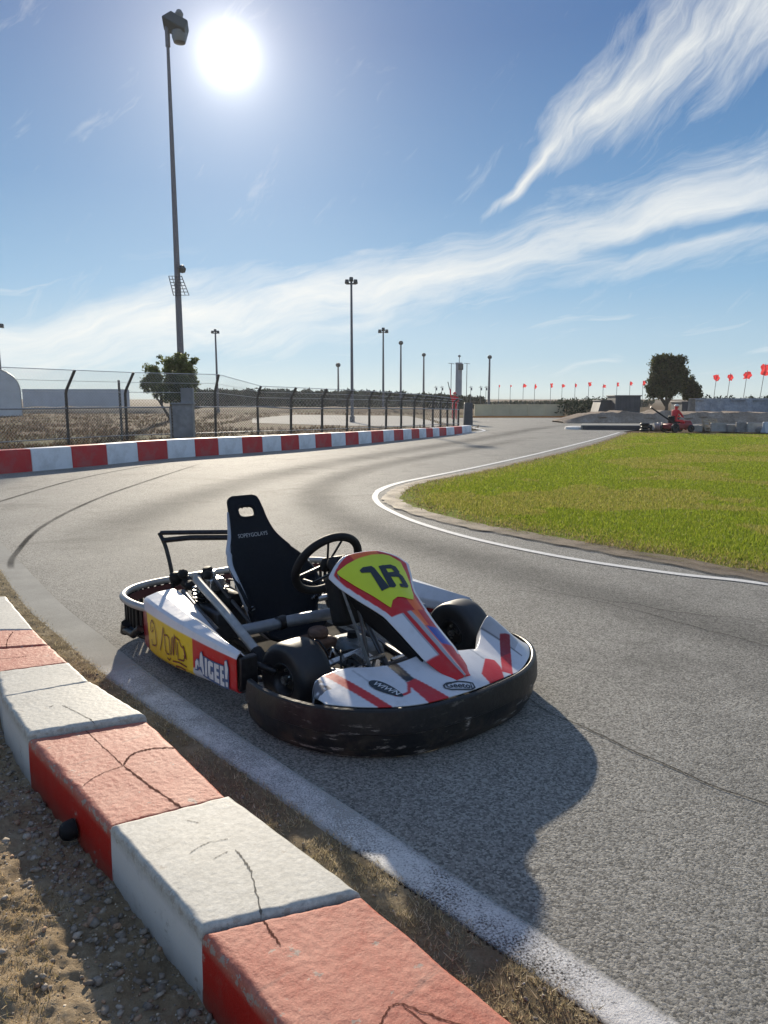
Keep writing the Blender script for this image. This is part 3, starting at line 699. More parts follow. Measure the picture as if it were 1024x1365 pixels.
# which colour starts where: the block whose right end is at picture column 44 is red
for i in range(len(FB)-1):
    red = (i % 2 == 1)
    a, b, c, d = FB[i], FB[i+1], FB2[i+1], FB2[i]; t = i/(len(FB)-2)
    h0 = .44-.16*max(0, (t-.25)/.75)**1.3
    cx = np.mean([a, b, c, d], 0); mb = MB(); vs = []
    g_ = .996
    lean = .07
    for z, k in ((-.05, 0), (h0*.9, .85), (h0, 1.0)):
        for p, q in ((a, d), (b, c), (c, b), (d, a)):
            p = np.array(p); q = np.array(q); pp = p+(q-p)*(lean*k if (tuple(p) in (tuple(a), tuple(b))) else lean*k*.6)+(q-p)*(.03 if z == h0 else 0)
            pp = cx+(pp-cx)*g_; vs.append((pp[0]-cx[0], pp[1]-cx[1], z))
    fs = [(3, 2, 1, 0), (8, 9, 10, 11)]
    for L in (0, 4):
        for k in range(4): fs.append((L+k, L+(k+1) % 4, L+4+(k+1) % 4, L+4+k))
    mb.add(vs, fs)
    o = mb.build('barrier_block', M['far_red'] if red else M['far_white'], None, (cx[0], cx[1], 0), bevel=.012)
    if red: nr += 1
    else: nw += 1
    n = nr if red else nw
    if i < 3: lab = f"{'red' if red else 'white'} far kerb barrier block beyond the left picture edge, {ORD[i]} counted from its outer end"
    else: lab = f"{'red' if red else 'white'} barrier block under the chain link fence, {ORD[n-1-(1 if red else 2)]} {'red' if red else 'white'} one from the left edge"
    tag(o, lab, 'barrier block', 'red and white barrier blocks along the far edge of the track')

def galv(name, c, r=.45): return simple(name, c, r, .5, .2, 12, dirt=(.12, .09, .06))
M['post'] = galv('weathered_fence_post', (.085, .08, .072), .6); M['rail'] = galv('galvanised_rail', (.36, .37, .38), .42); M['wire'] = simple('galvanised_wire', (.62, .63, .63), .4, 0, .1, 12)
M['pole'] = galv('grey_pole_paint', (.155, .155, .175), .55); M['lamp_dark'] = simple('floodlight_housing', (.06, .07, .07), .5, .3)
M['lamp_glass'] = simple('floodlight_glass', (.16, .17, .17), .25, 0)
fence = empty('chain_link_fence', (-8.5, 20.5, 0), 0, 'chain link fence on cranked posts behind the red and white barrier', 'fence')
FP = [(-13.4, 14.9), (-11.6, 17.4), (-9.45, 21.64), (-8.35, 23.5), (-5.9, 25.4), (-4.62, 26.6), (-3.55, 27.6), (-2.45, 28.6), (-1.52, 29.6), (-.62, 30.6), (.08, 31.4), (.76, 32.2), (1.36, 33.0), (1.86, 33.7), (2.3, 34.3), (2.72, 34.9), (3.1, 35.4), (3.45, 36.0), (3.75, 36.6)]
FP0 = np.array((-8.5, 20.5))
tops = []
for i, (x, y) in enumerate(FP):
    t = i/(len(FP)-1); H = 1.62 if i < 5 else 1.55-.35*t; up = .62 if i < 5 else .5-.32*t
    lx = .30 if i < 4 else .16
    rnd = (rng.random()-.5)*.10
    b = Vector((x-FP0[0], y-FP0[1], -.05)); k = b+Vector((rnd*.6, 0, H+.05)); e = k+Vector((lx+rnd, -.05, up)); tops.append((b, k, e))
    mb = MB(); mb.tube([b, b+(k-b)*.5, k-Vector((0, 0, .05)), k+Vector((lx*.08, 0, .05)), e], .045 if i < 6 else .05, 8); mb.build('post', M['post'], fence)
for i in (0, 1, 3):   # intermediate short posts of the near panels
    a = np.array(FP[i]); b = np.array(FP[i+1]); q = a*.52+b*.48-FP0
    mb = MB(); mb.tube([(q[0], q[1], -.05), (q[0], q[1], 1.15)], .035, 8); mb.build('short_post', M['rail'], fence)
mb = MB(); q = np.array((-8.52, 23.55))-FP0; mb.tube([(q[0], q[1], -.05), (q[0]-.02, q[1], 2.0)], .04, 8); mb.build('brace_post', M['post'], fence)
for name, zz, rr in (('top_rail', 1.13, .026), ('bottom_rail', .24, .016)):
    mb = MB(); mb.tube([(b.x, b.y-.05, zz*(1 if i < 6 else 1-.012*i)) for i, (b, k, e) in enumerate(tops)], rr, 6); mb.build(name, M['rail'], fence)
mb = MB(); mb.tube([tuple(k) for b, k, e in tops], .008, 4); mb.tube([tuple(e) for b, k, e in tops], .010, 4); mb.tube([tuple((k+e)/2) for b, k, e in tops], .006, 4); mb.build('line_wire', M['wire'], fence)
mb = MB()
for (b0, k0, e0), (b1, k1, e1) in zip(tops, tops[1:]):
    L = (b1-b0).length; far_ = b0.y+FP0[1] > 27; st = .10 if not far_ else .16; n = max(2, int(L/st)); wd = .0032 if not far_ else .0036
    def S(u, v):   # v 0..1 bottom..knee, 1..2 knee..tip
        if v <= 1: return (b0.lerp(b1, u)).lerp(k0.lerp(k1, u), v)
        return (k0.lerp(k1, u)).lerp(e0.lerp(e1, u), v-1)
    hw = (k0-b0).length; span = hw/L
    for i in range(-n, 2*n):
        for s in (1, -1):
            u0 = i/n; pts = []
            for (va, vb, ua, ub) in ((0, 1, u0, u0+s*span), (1, 2, u0+s*span, u0+s*span*1.4)):
                # clip to the panel
                du = ub-ua
                t0, t1 = 0.0, 1.0
                if abs(du) > 1e-9:
                    ta, tb = (0-ua)/du, (1-ua)/du; t0 = max(0, min(ta, tb)); t1 = min(1, max(ta, tb))
                if t1-t0 < .02: continue
                p = S(ua+du*t0, va+(vb-va)*t0); q = S(ua+du*t1, va+(vb-va)*t1)
                d = Vector((0, 0, 1)); w1 = Vector((wd, 0, 0)); w2 = Vector((0, 0, wd))
                mb.add([p-w1, p+w1, p+w2, q-w1, q+w1, q+w2], [(0, 1, 4, 3), (1, 2, 5, 4), (2, 0, 3, 5)])
me_ = big_mesh('mesh_net', np.array(mb.v), np.array(mb.f), M['wire']); me_.parent = fence

# ------------------------------------------------------------------ light poles
def head_twin(o, z, s=1.0):
    mb = MB(); mb.tube([(-.55*s, 0, z), (.55*s, 0, z)], .05*s, 6); mb.build('crossarm', M['pole'], o)
    for sx in (-1, 1):
        mb = MB(); Mx = Matrix.Rotation(R(-25), 3, 'X') @ Matrix.Rotation(R(12*sx), 3, 'Z')
        mb.box((sx*.45*s, -.12*s, z+.14*s), (.52*s, .30*s, .34*s), Mx, taper=.8); mb.build('floodlight', M['lamp_dark'], o, bevel=.03*s)
def pole(x, topy, D, r, label, kind='twin', s=1.0):
    X = (x-512)/FPX*D; Z = HC+(532-topy)/FPX*D
    o = empty('light_pole', (X, D, 0), 0, label, 'light pole', 'floodlight poles around the track')
    mb = MB(); mb.tube([(0, 0, -.3), (0, 0, Z*.5), (0, 0, Z)], [r*1.25, r, r*.75], 10); mb.build('mast', M['pole'], o)
    mb = MB(); mb.tube([(0, 0, -.1), (0, 0, .35)], r*1.9, 10); mb.build('base_collar', M['pole'], o)
    if kind == 'twin': head_twin(o, Z, s)
    elif kind == 'cluster':
        for sx, sz in ((-.42, 0), (.42, 0), (0, .22)):
            mb = MB(); mb.box((sx*s, -.05, Z+sz*s), (.42*s, .35*s, .36*s), Matrix.Rotation(R(-20), 3, 'X'), taper=.8); mb.build('floodlight', M['lamp_dark'], o, bevel=.03)
        mb = MB(); mb.tube([(-.5*s, 0, Z-.12), (.5*s, 0, Z-.12)], .05, 6); mb.build('crossarm', M['pole'], o)
    else:
        mb = MB(); mb.lathe([(0, .32*s), (.2*s, .28*s), (.32*s, .1*s), (.30*s, -.08*s), (.16*s, -.22*s), (0, -.25*s)], 16, closed=False); mb.build('floodlight', M['lamp_dark'], o, (0, 0, Z+.1))
    return o
pole(10, 440, 80, .11, 'thin light pole with two lamps rising left of the pale container', 'twin', 1.15)
pole(293, 446, 78, .11, 'light pole with three small lamps just right of the tall leaning mast', 'cluster', .7)
pole(470, 383, 45, .085, 'tall light pole with dark twin lamps standing behind the fence', 'cluster', .62)
pole(452, 489, 150, .2, 'short distant light pole left of the tall twin lamp pole', 'ball', 1.6)
pole(511, 445, 85, .12, 'light pole with wide twin lamps right of the tall one', 'cluster', .95)
pole(534, 461, 110, .15, 'slim light pole with a small round lamp, second right of the tall one', 'ball', 1.1)
pole(564, 476, 135, .18, 'distant slim light pole midway between the tall pole and the tower', 'ball', 1.2)
pole(650, 479, 125, .19, 'light pole with a ball lamp right of the round tower', 'ball', 1.2)
# the big near pole
bx, by = -.2765*60, 60.0
big = empty('floodlight_mast', (bx, by, 0), 0, 'very tall slightly leaning grey mast behind the bush with a single floodlight near the sun', 'light pole')
BS = 60/26; ZT = HC+11.95*BS; tx = .02*BS
mb = MB(); mb.tube([(0, 0, -.3), (tx*.25, 0, ZT*.25), (tx*.6, 0, ZT*.6), (tx, 0, ZT)], [.125*BS, .112*BS, .084*BS, .048*BS], 14); mb.build('mast', M['pole'], big)
BH = .80*BS
Mx = Matrix.Rotation(R(28), 3, 'Y') @ Matrix.Rotation(R(-20), 3, 'X'); q = lambda *p: tuple(k*BH for k in p)
mb = MB(); mb.box((tx+.42*BH, -.05*BH, ZT+.30*BH), q(1.05, .75, .52), Mx, taper=.75); fl = mb.build('floodlight', M['lamp_dark'], big, bevel=.1)
mb = MB(); mb.lathe([q(0, -.42), q(.24, -.38), q(.30, -.2), q(.30, .02), q(0, .06)], 20, Matrix.Translation((tx+.52*BH, -.12*BH, ZT-.02*BH)), closed=False); mb.build('lamp_lens', M['lamp_glass'], fl)
mb = MB(); mb.tube([(tx, 0, ZT-.5*BH), (tx, 0, ZT+.5*BH)], .10*BH, 10); mb.tube([(tx-.05, 0, ZT+.5*BH), (tx+.5*BH, 0, ZT+.38*BH)], .06*BH, 8); mb.build('bracket', M['pole'], big)
mb = MB(); mb.lathe([q(0, -.14), q(.14, -.1), q(.17, .03), q(.1, .16), q(0, .19)], 14, Matrix.Translation((tx+.52*BH, 0, ZT+.72*BH)), closed=False); mb.build('photocell', M['lamp_glass'], big)
q = lambda *p: tuple(k*BS for k in p)
zs = HC+(532-385)/FPX*by
mb = MB(); xx = tx*zs/ZT
mb.lathe([q(0, -.13), q(.10, -.1), q(.14, .02), q(.07, .13), q(0, .15)], 12, Matrix.Translation((xx+.20*BS, -.1*BS, zs+.45*BS)), closed=False); mb.box((xx+.08*BS, -.05*BS, zs+.5*BS), q(.25, .08, .08)); mb.build('camera_housing', M['lamp_dark'], big)
mb = MB(); o_ = Vector((xx, 0, zs)); pa = [o_+Vector(q(*p)) for p in [(-.26, -.14, .22), (-.12, -.16, -.42), (.42, -.16, -.42), (.18, -.14, .22)]]
mb.tube(pa, .02*BS, 5, closed=True)
for k in range(1, 6):
    t = k/6; a = pa[0].lerp(pa[1], t); b = pa[3].lerp(pa[2], t); mb.tube([a, b], .012*BS, 4)
for k in range(1, 4):
    t = k/4; mb.tube([pa[0].lerp(pa[3], t), pa[1].lerp(pa[2], t)], .012*BS, 4)
mb.build('wire_basket', M['pole'], big)
# cabinet at its foot
cab = empty('utility_cabinet', (-6.78, 24.6, 0), R(6), 'stained grey utility cabinet in front of the tall leaning mast', 'cabinet')
M['cab'] = simple('stained_cabinet', (.24, .25, .26), .55, .1, .25, 5, dirt=(.05, .05, .045), dirt_amt=.85)
mb = MB(); mb.box((0, 0, .6), (.66, .5, 1.24)); mb.build('housing', M['cab'], cab, bevel=.02)
mb = MB(); mb.box((0, -.256, .58), (.56, .02, .95)); mb.build('door', M['cab'], cab, bevel=.006)
mb = MB(); mb.box((0, 0, 1.25), (.74, .58, .06)); mb.build('lid', M['cab'], cab, bevel=.01)
mb = MB(); mb.box((.14, .05, 1.52), (.40, .36, .50)); mb.build('meter_box', M['cab'], cab, bevel=.015)

# ------------------------------------------------------------------ vegetation
M['bark'] = simple('bark', (.09, .07, .055), .9, 0, .3, 20, .4)
def leaf_cloud(clumps, n, size, cols, core=.55):
    """clumps: (x,y,z,rx,ry,rz) ; many little folded leaves in shells of uneven clumps"""
    vol = np.array([c[3]*c[4]*c[5] for c in clumps])**.75; pr = vol/vol.sum(); idx = rng.choice(len(clumps), n, p=pr)
    C_ = np.array(clumps)[idx]; d = rng.standard_normal((n, 3)); d /= np.linalg.norm(d, axis=1)[:, None]
    r = (core+(1-core)*rng.random(n)**.6)*(1+.16*rng.standard_normal(n))
    p = C_[:, :3]+d*C_[:, 3:]*r[:, None]
    a = rng.standard_normal((n, 3)); a /= np.linalg.norm(a, axis=1)[:, None]
    b = np.cross(a, rng.standard_normal((n, 3))); b /= np.linalg.norm(b, axis=1)[:, None]
    s = size*(.55+.9*rng.random(n))[:, None]
    V = np.stack([p-a*s, p+b*s*.42, p+a*s, p-b*s*.42], 1).reshape(-1, 3); F = np.arange(4*n).reshape(n, 4)
    c = np.array(cols)[(rng.random(n)*len(cols)).astype(int)]; tone = np.array([.75+.5*rng.random() for _ in clumps])[idx][:, None]
    c = c*tone*(.75+.5*rng.random((n, 1)))
    return V, F, np.repeat(c, 4, 0)
def tree(name, loc, clumps, n, size, cols, limbs, r0, label, cat, group=None, core=.5):
    o = empty(name, loc, 0, label, cat, group)
    V, F, c = leaf_cloud(clumps, n, size, cols, core); q = big_mesh('crown', V, F, M['leaf'], c); q.parent = o
    mb = MB()
    for L in limbs:
        k = len(L); mb.tube(L, [r0*(1-.75*i/(k-1)) for i in range(k)], 7)
    mb.build('trunk', M['bark'], o)
    return o
def blob_clumps(cx, cy, cz, rx, ry, rz, n, s):
    out = []
    for _ in range(n):
        d = rng.standard_normal(3); d /= np.linalg.norm(d); q = rng.random()**.4
        k = s*(.6+.8*rng.random()); out.append((cx+d[0]*rx*q, cy+d[1]*ry*q, cz+d[2]*rz*q, k, k, k*.85))
    return out
OLIVE = [(.12, .155, .045), (.17, .20, .065), (.08, .105, .034), (.22, .23, .09), (.15, .15, .055)]
cl_ = blob_clumps(.1, 0, 1.95, .8, .55, .85, 46, .20)+blob_clumps(.68, -.2, 2.15, .36, .4, .85, 26, .16)+blob_clumps(-.65, 0, 1.95, .34, .35, .6, 16, .15)+blob_clumps(.1, 0, 2.75, .9, .4, .3, 16, .12)
limbs = [[(0, 0, -.05), (.05, 0, .6), (.0, .05, 1.2), (.05, 0, 1.9)], [(.05, 0, .7), (.4, 0, 1.3), (.8, 0, 2.2)], [(.03, 0, .6), (-.35, .1, 1.2), (-.7, 0, 1.8)], [(.4, 0, 1.3), (.55, 0, 2.0), (.9, 0, 2.75)], [(-.35, .1, 1.2), (-.3, 0, 1.8), (-.45, 0, 2.5)]]
tree('bush', (-7.75, 26.4, 0), cl_, 14000, .055, OLIVE, limbs, .06, 'scraggly olive green bush behind the fence in front of the tall leaning mast', 'bush', core=.25)
DARK = [(.05, .064, .018), (.068, .084, .023), (.036, .046, .014), (.10, .105, .034), (.08, .072, .027)]
D = 58; px = lambda x, d: (x-512)/FPX*d
s_ = D/FPX
cl_ = blob_clumps(-.05, 0, 3.1, 1.3, 1.2, 1.5, 54, .52)+blob_clumps(-1.0, 0, 1.9, .6, .7, .6, 14, .42)+blob_clumps(.35, 0, 4.2, .9, .8, .55, 14, .40)+blob_clumps(-.7, 0, 3.9, .6, .6, .6, 10, .38)
limbs = [[(0, 0, -.1), (.05, 0, 1), (-.1, 0, 2), (0, 0, 3.6)], [(0, 0, 1), (.6, 0, 2), (1, 0, 3.2)], [(0, 0, .9), (-.6, 0, 1.7), (-1, 0, 2.6)]]
tree('tree', (px(884, D), D, 0), cl_, 15000, .13, DARK, limbs, .16, 'dense dark rounded tree, the larger of the two right of the track', 'tree', 'trees beyond the lawn', .35)
cl_ = blob_clumps(-.05, 0, 2.2, .85, .7, .95, 28, .33)
tree('tree', (px(923, D)+.1, D+1, 0), cl_, 4200, .12, DARK, [[(0, 0, -.1), (0, 0, 1), (.1, 0, 2.6)], [(0, 0, .9), (.4, 0, 1.8), (.6, 0, 2.5)], [(0, 0, .8), (-.3, 0, 1.6), (-.5, 0, 2.4)]], .10, 'small loose crowned tree beside the dense dark tree', 'tree', 'trees beyond the lawn', .25)
# far tree line as one mass
def tree_line(name, x0, x1, D, top0, top1, n, size, cols, label, base=0):
    cl = []; X = px(x0, D); X1 = px(x1, D)
    while X < X1:
        t = (X-px(x0, D))/(X1-px(x0, D)); Z = HC+(532-(top0*(1-t)+top1*t))/FPX*D; r = Z*.36*(.8+.45*rng.random())
        cl.append((X, D+rng.uniform(-2, 2), Z*.36, r*1.3, 1.6, Z*.40)); cl.append((X+r*.4, D+rng.uniform(-2, 2), Z*.66, r*.9, 1.3, Z*.30*(.75+.45*rng.random()))); X += r*.75
    V, F, c = leaf_cloud(cl, n, size, cols, .55); return tag(big_mesh(name, V, F, M['leaf_far'], c), label, 'tree line', kind='stuff')
FARG = [(.026, .042, .020), (.036, .054, .025), (.02, .032, .016), (.046, .06, .03)]
tree_line('tree_line', 255, 470, 112, 519, 520, 24000, .34, FARG, 'dark far line of trees behind the field, left of the tall light pole')
tree_line('tree_line', 465, 640, 112, 520, 529, 17000, .34, FARG, 'dark far line of trees behind the field, right of the tall light pole')
tree_line('tree_line', 615, 860, 135, 535.5, 533, 9000, .30, FARG, 'low far line of trees above the tan wall')
tree_line('tree_line', 745, 815, 62, 531, 527, 3500, .12, FARG, 'grey green scrub behind the dark sheds')
tree_line('tree_line', 930, 1100, 75, 528, 525, 4500, .16, FARG, 'scrub showing over the top of the stone wall')

# ------------------------------------------------------------------ far buildings and banks
M['contain'] = simple('pale_blue_container', (.50, .54, .60), .55, .1, .08, 1.5, dirt=(.16, .16, .17), dirt_amt=.3)
cn = empty('storage_container', (px(107, 88), 88, 0), R(-2), 'long pale blue grey container standing beyond the field', 'container')
mb = MB(); mb.box((0, 0, 1.3), (11.9, 2.5, 2.4))
body = mb.build('body', M['contain'], cn, bevel=.03)
mb = MB()
for k in range(59): mb.box((-5.8+k*.2, -1.262, 1.3), (.08, .03, 2.1))
mb.build('corrugation', M['contain'], cn, smooth=False)
for z, nm in ((2.52, 'top_rail'), (.10, 'bottom_rail')):
    mb = MB(); mb.box((0, 0, z), (12.0, 2.56, .12)); mb.build(nm, M['contain'], cn, bevel=.01)
mb = MB(); mb.box((5.96, 0, 1.3), (.1, 2.54, 2.5)); mb.build('end_door', M['contain'], cn, bevel=.01)
pt = empty('polytunnel', (px(-10, 60), 60, 0), R(28.5), 'grey white rounded polytunnel cut by the left picture edge', 'tunnel')
mb = MB(); prof = []
for k in range(25):
    a = math.pi*k/24; prof.append((2.45*math.copysign(abs(math.cos(a))**.95, math.cos(a)), 1.9+2.05*math.sin(a)**.85))
prof = [(2.45, 0)]+prof+[(-2.45, 0)]
vs = [(x, 0, z) for x, z in prof]+[(x, 12, z) for x, z in prof]; n = len(prof)
mb.add(vs, [tuple(range(n-1, -1, -1)), tuple(range(n, 2*n))]+[(i, i+1, n+i+1, n+i) for i in range(n-1)]); mb.build('cover', simple('polytunnel_sheet', (.58, .60, .62), .5, 0, .08, 1), pt, angle=50)
mb = MB()
for yy in (0, 3, 6, 9, 12): mb.tube([(x*1.01, yy-.02, z*1.005) for x, z in prof], .035, 5)
mb.build('hoop', M['rail'], pt)
# banks and lanes
def bank(name, x0, x1, y0, y1, h, mat, label=None, n=60, kind='structure', rough=.25, cat=None):
    V = []; F = []; m = 10
    for i in range(n+1):
        for j in range(m+1):
            x = x0+(x1-x0)*i/n; y = y0+(y1-y0)*j/m; s = math.sin(math.pi*j/m)**.7*min(1, i/3, (n-i)/3)
            V.append((x, y, -.04+s*h*(1+rough*noise.fractal((x*.8, y*.8, h*9), 1, 2, 4))))
    for i in range(n):
        for j in range(m): F.append((i*(m+1)+j, (i+1)*(m+1)+j, (i+1)*(m+1)+j+1, i*(m+1)+j+1))
    o = big_mesh(name, V, F, mat); o.data.polygons.foreach_set('use_smooth', [True]*len(F)); return tag(o, label, cat, kind=kind)
M['greybank'] = ground_mat('grey_rubble_bank', [(.3, (.06, .055, .048)), (.5, (.095, .088, .078)), (.7, (.14, .13, .115))], .9, fine=14, bs=.9, bd=.05)
M['brownbank'] = ground_mat('brown_rubble_bank', [(.3, (.16, .125, .095)), (.5, (.32, .26, .205)), (.7, (.50, .43, .36))], 1.2, fine=10, bs=1, bd=.06)
bank('grey_bank', -75, -20, 72, 80, .62, M['greybank'])
bank('field_bank', -22, 6, 78, 90, .5, M['dirt'])
sheet('service_road', [(-10, 55), (-8, 44), (-2, 39.2), (2.6, 37.6), (3.2, 40), (3.0, 50), (2, 62), (-8, 66)], -.018, M['pale_road'])
sheet('field_verge', [(-40, 30), (-25, 27), (-12, 21.5), (-7, 19), (-3, 22), (1, 26), (2.6, 30), (2.4, 33), (0, 32.5), (-5, 29), (-12, 28.5), (-25, 33), (-40, 37)], -.022, ground_mat('weedy_verge', [(.3, (.05, .055, .022)), (.5, (.10, .095, .045)), (.7, (.19, .15, .085))], 1.5, fine=30))
P4 = []
while len(P4) < 9000:
    x = rng.uniform(-16, 3); y = rng.uniform(15, 30)
    d = [segdist(x, y, a, b) for a, b in zip(FB2, FB2[1:])]; dm = min(d)
    if dm < 3.4 and dm > .02 and kside(x, y, FB2) > 0 and noise.noise((x*.9, y*.9, 1)) > -.15: P4.append((x, y))
V, F, c4 = blades('w', P4, -.03, .05, .26, .012, [(.10, .11, .035), (.16, .14, .06), (.08, .09, .03), (.22, .18, .09)], .7)
tag(big_mesh('weeds', V, F, M['blade'], c4), 'dry weeds growing behind the red and white barrier', 'weeds', kind='stuff')
P5 = []
while len(P5) < 16000:
    y = 20+55*rng.random()**1.5; x = rng.uniform(px(-30, y), px(640, y)*.98)
    if kside(x, y, FB2) > 2.0 and noise.noise((x*.5, y*.35, 6))+.6*noise.noise((x*2, y*1.2, 1)) > -.1 and not (37 < y < 66 and -9 < x): P5.append((x, y))
V, F, c5 = blades('w', P5, -.03, .05, .22, .028, [(.085, .055, .034), (.125, .085, .052), (.055, .04, .024), (.16, .115, .075), (.08, .066, .034)], 1.0)
tag(big_mesh('field_weeds', V, F, M['blade'], c5), 'low brown dead weeds scattered over the field behind the fence', 'weeds', kind='stuff')
# tan wall
M['tan'] = simple('tan_render', (.66, .56, .40), .8, 0, .15, .8, dirt=(.22, .19, .13), dirt_amt=.5)
wl = empty('boundary_wall', (px(690, 62), 62, 0), 0, 'low tan wall at the far end of the track', 'wall')
mb = MB(); mb.box((0, 0, .42), (7.6, .22, .98)); mb.build('panel', M['tan'], wl, bevel=.01)
for k in range(6):
    mb = MB(); mb.box((-3.75+k*1.5, -.02, .45), (.09, .30, 1.06)); mb.build('pier', M['tan'], wl, bevel=.01)
mb = MB(); mb.box((0, 0, .94), (7.7, .28, .05)); mb.build('coping', M['tan'], wl)
sheet('far_grass_strip', [(px(622, 62), 58), (px(760, 62), 58), (px(775, 62), 61.8), (px(600, 62), 61.8)], -.006, M['lawn_soil'])
mb = MB(); mb.box((0, 0, .05), (9, .12, .10)); tag(mb.build('orange_edging', simple('orange_paint', (.55, .22, .06), .6), None, (px(700, 56.5), 56.5, 0)), 'thin orange edging along the grass below the tan wall', 'edging')
# round tower
tw = empty('round_tower', (px(610, 120), 120, 0), 0, 'slim pale round tower with a black box at its top', 'tower')
zt = HC+(532-487)/FPX*120
mb = MB(); mb.lathe([(0, -.3), (.55, -.3), (.52, zt), (.58, zt), (.58, zt+.25), (0, zt+.25)], 20, closed=False); mb.build('shaft', simple('tower_concrete', (.32, .33, .36), .7, 0, .1, 1), tw)
mb = MB(); mb.box((.25, -.45, zt-.45), (.8, .5, .95)); mb.build('speaker_box', M['lamp_dark'], tw, bevel=.03)
mb = MB(); mb.tube([(.05, 0, zt), (.05, 0, zt+1.2)], .06, 6); mb.build('antenna', M['pole'], tw)
mb = MB(); mb.lathe([(0, -.22), (.18, -.14), (.24, 0), (.18, .14), (0, .22)], 12, Matrix.Translation((.05, 0, zt+1.3)), closed=False); mb.build('beacon', M['lamp_glass'], tw)
for xx_, nm in ((600, 'left of'), (620.5, 'right of')):
    mb = MB(); z2 = HC+(532-486)/FPX*120; mb.tube([(0, 0, -.3), (0, 0, z2)], .06, 6); mb.tube([(-.5, 0, z2), (.5, 0, z2-.1)], .04, 5)
    tag(mb.build('aerial_mast', M['pole'], None, (px(xx_, 119), 119, 0)), f'thin aerial mast standing just {nm} the round tower', 'mast')
# raised slab island
isl = empty('slab_island', (10.9, 34.0, 0), R(-4), 'low grey raised concrete slab where the track meets the lawn', 'slab')
mb = MB(); mb.add([(-1.75, -.55, 0), (1.9, -.75, 0), (2.6, 1.9, 0), (-1.2, 2.0, 0), (-1.75, -.55, .21), (1.9, -.75, .21), (2.6, 1.9, .21), (-1.2, 2.0, .21)], [(3, 2, 1, 0), (4, 5, 6, 7), (0, 1, 5, 4), (1, 2, 6, 5), (2, 3, 7, 6), (3, 0, 4, 7)]); mb.build('slab', M['concrete'], isl, bevel=.02)
mb = MB(); mb.box((.1, -.70, .10), (3.55, .04, .17), Matrix.Rotation(R(-3.2), 3, 'Z')); mb.build('edge_board', simple('dark_edge_board', (.05, .052, .06), .6), isl)
mb = MB(); mb.lathe([(0, .0), (.62, 0), (.60, .10), (.5, .13), (0, .14)], 24, Matrix.Translation((-1.75, .1, 0)), closed=False); mb.build('nose', simple('white_kerb_nose', (.6, .6, .58), .7, 0, .2, 6), isl)
# sheds, walls and clutter on the right
def stone_wall(name, x0, x1, D, z0, z1, mat, label, cat='wall', depth=1.0):
    cx = (px(x0, D)+px(x1, D))/2; L = px(x1, D)-px(x0, D); V = []; F = []; nx, nz = int(L*9), 14
    mb = MB()
    for j in range(nz+1):
        for i in range(nx+1):
            x = -L/2+L*i/nx; z = z0+(z1-z0)*j/nz; y = .09*noise.cell((x*2.2, z*3.1, 3))+.05*noise.fractal((x*4, z*4, 1), 1, 2, 3)
            mb.v.append((x, y+(.25 if cat == 'wall' else 1.1)*(z-z0), z if cat == 'wall' else z0+(z-z0)*min(1, .25+(i/nx)*7)*(1+.28*noise.fractal((x*.9, 5, 2), 1, 2, 4))))
    for j in range(nz):
        for i in range(nx): mb.f.append((j*(nx+1)+i, j*(nx+1)+i+1, (j+1)*(nx+1)+i+1, (j+1)*(nx+1)+i)); mb.m.append(0)
    k = len(mb.v); t = [nz*(nx+1)+i for i in range(nx+1)]
    for i in range(nx+1): x, y, z = mb.v[t[i]]; mb.v.append((x, y+depth, z))
    for i in range(nx): mb.f.append((t[i], t[i+1], k+i+1, k+i)); mb.m.append(0)
    for i in range(nx+1): x, y, z = mb.v[k+i]; mb.v.append((x, y+.2, z0))
    for i in range(nx): mb.f.append((k+i, k+i+1, k+nx+2+i, k+nx+1+i)); mb.m.append(0)
    return tag(mb.build(name, mat, None, (cx, D, 0), smooth=True, angle=25, solid=.02), label, cat)
M['bluestone'] = ground_mat('blue_grey_stone', [(.3, (.20, .215, .24)), (.5, (.32, .34, .37)), (.7, (.48, .49, .52))], 2.5, fine=6, bs=1, bd=.08)
stone_wall('stone_wall', 925, 1150, 47, -.05, 1.45, M['bluestone'], 'blue grey rough stone wall at the right behind the lawn')
stone_wall('rubble_bank', 752, 1160, 42, -.08, .62, M['brownbank'], 'long brown rubble bank behind the row of clutter', 'bank', 2.5)
M['shed'] = simple('dark_shed_sheet', (.07, .075, .085), .6, .2, .2, 2)
def shed(x0, x1, D, h, slope, label):
    L = px(x1, D)-px(x0, D); o = empty('dark_shed', (px((x0+x1)/2, D), D, 0), 0, label, 'shed', 'dark sheds left of the trees')
    mb = MB(); mb.add([(-L/2, 0, -.1), (L/2, 0, -.1), (L/2, 2, -.1), (-L/2, 2, -.1), (-L/2+slope, 0, h), (L/2, 0, h), (L/2, 2, h), (-L/2+slope, 2, h)], [(3, 2, 1, 0), (4, 5, 6, 7), (0, 1, 5, 4), (1, 2, 6, 5), (2, 3, 7, 6), (3, 0, 4, 7)]); mb.build('wall', M['shed'], o)
    mb = MB(); mb.box((slope/2, 1, h+.04), (L-slope+.15, 2.2, .08)); mb.build('roof', M['shed'], o, bevel=.01)
    mb = MB()
    for k in range(9): mb.box((-L/2+slope+.1+(L-slope-.2)*k/8, -.015, h*.5), (.05, .03, h*.9))
    mb.build('rib', M['shed'], o, smooth=False)
shed(792, 816, 54, 1.25, .35, 'lower dark shed with a slanting left end'); shed(817, 850, 53, 1.60, 0, 'taller dark flat roofed shed next to the slanting one')
shed(905, 926, 52, 1.15, 0, 'dark narrow shed against the left end of the blue grey stone wall')
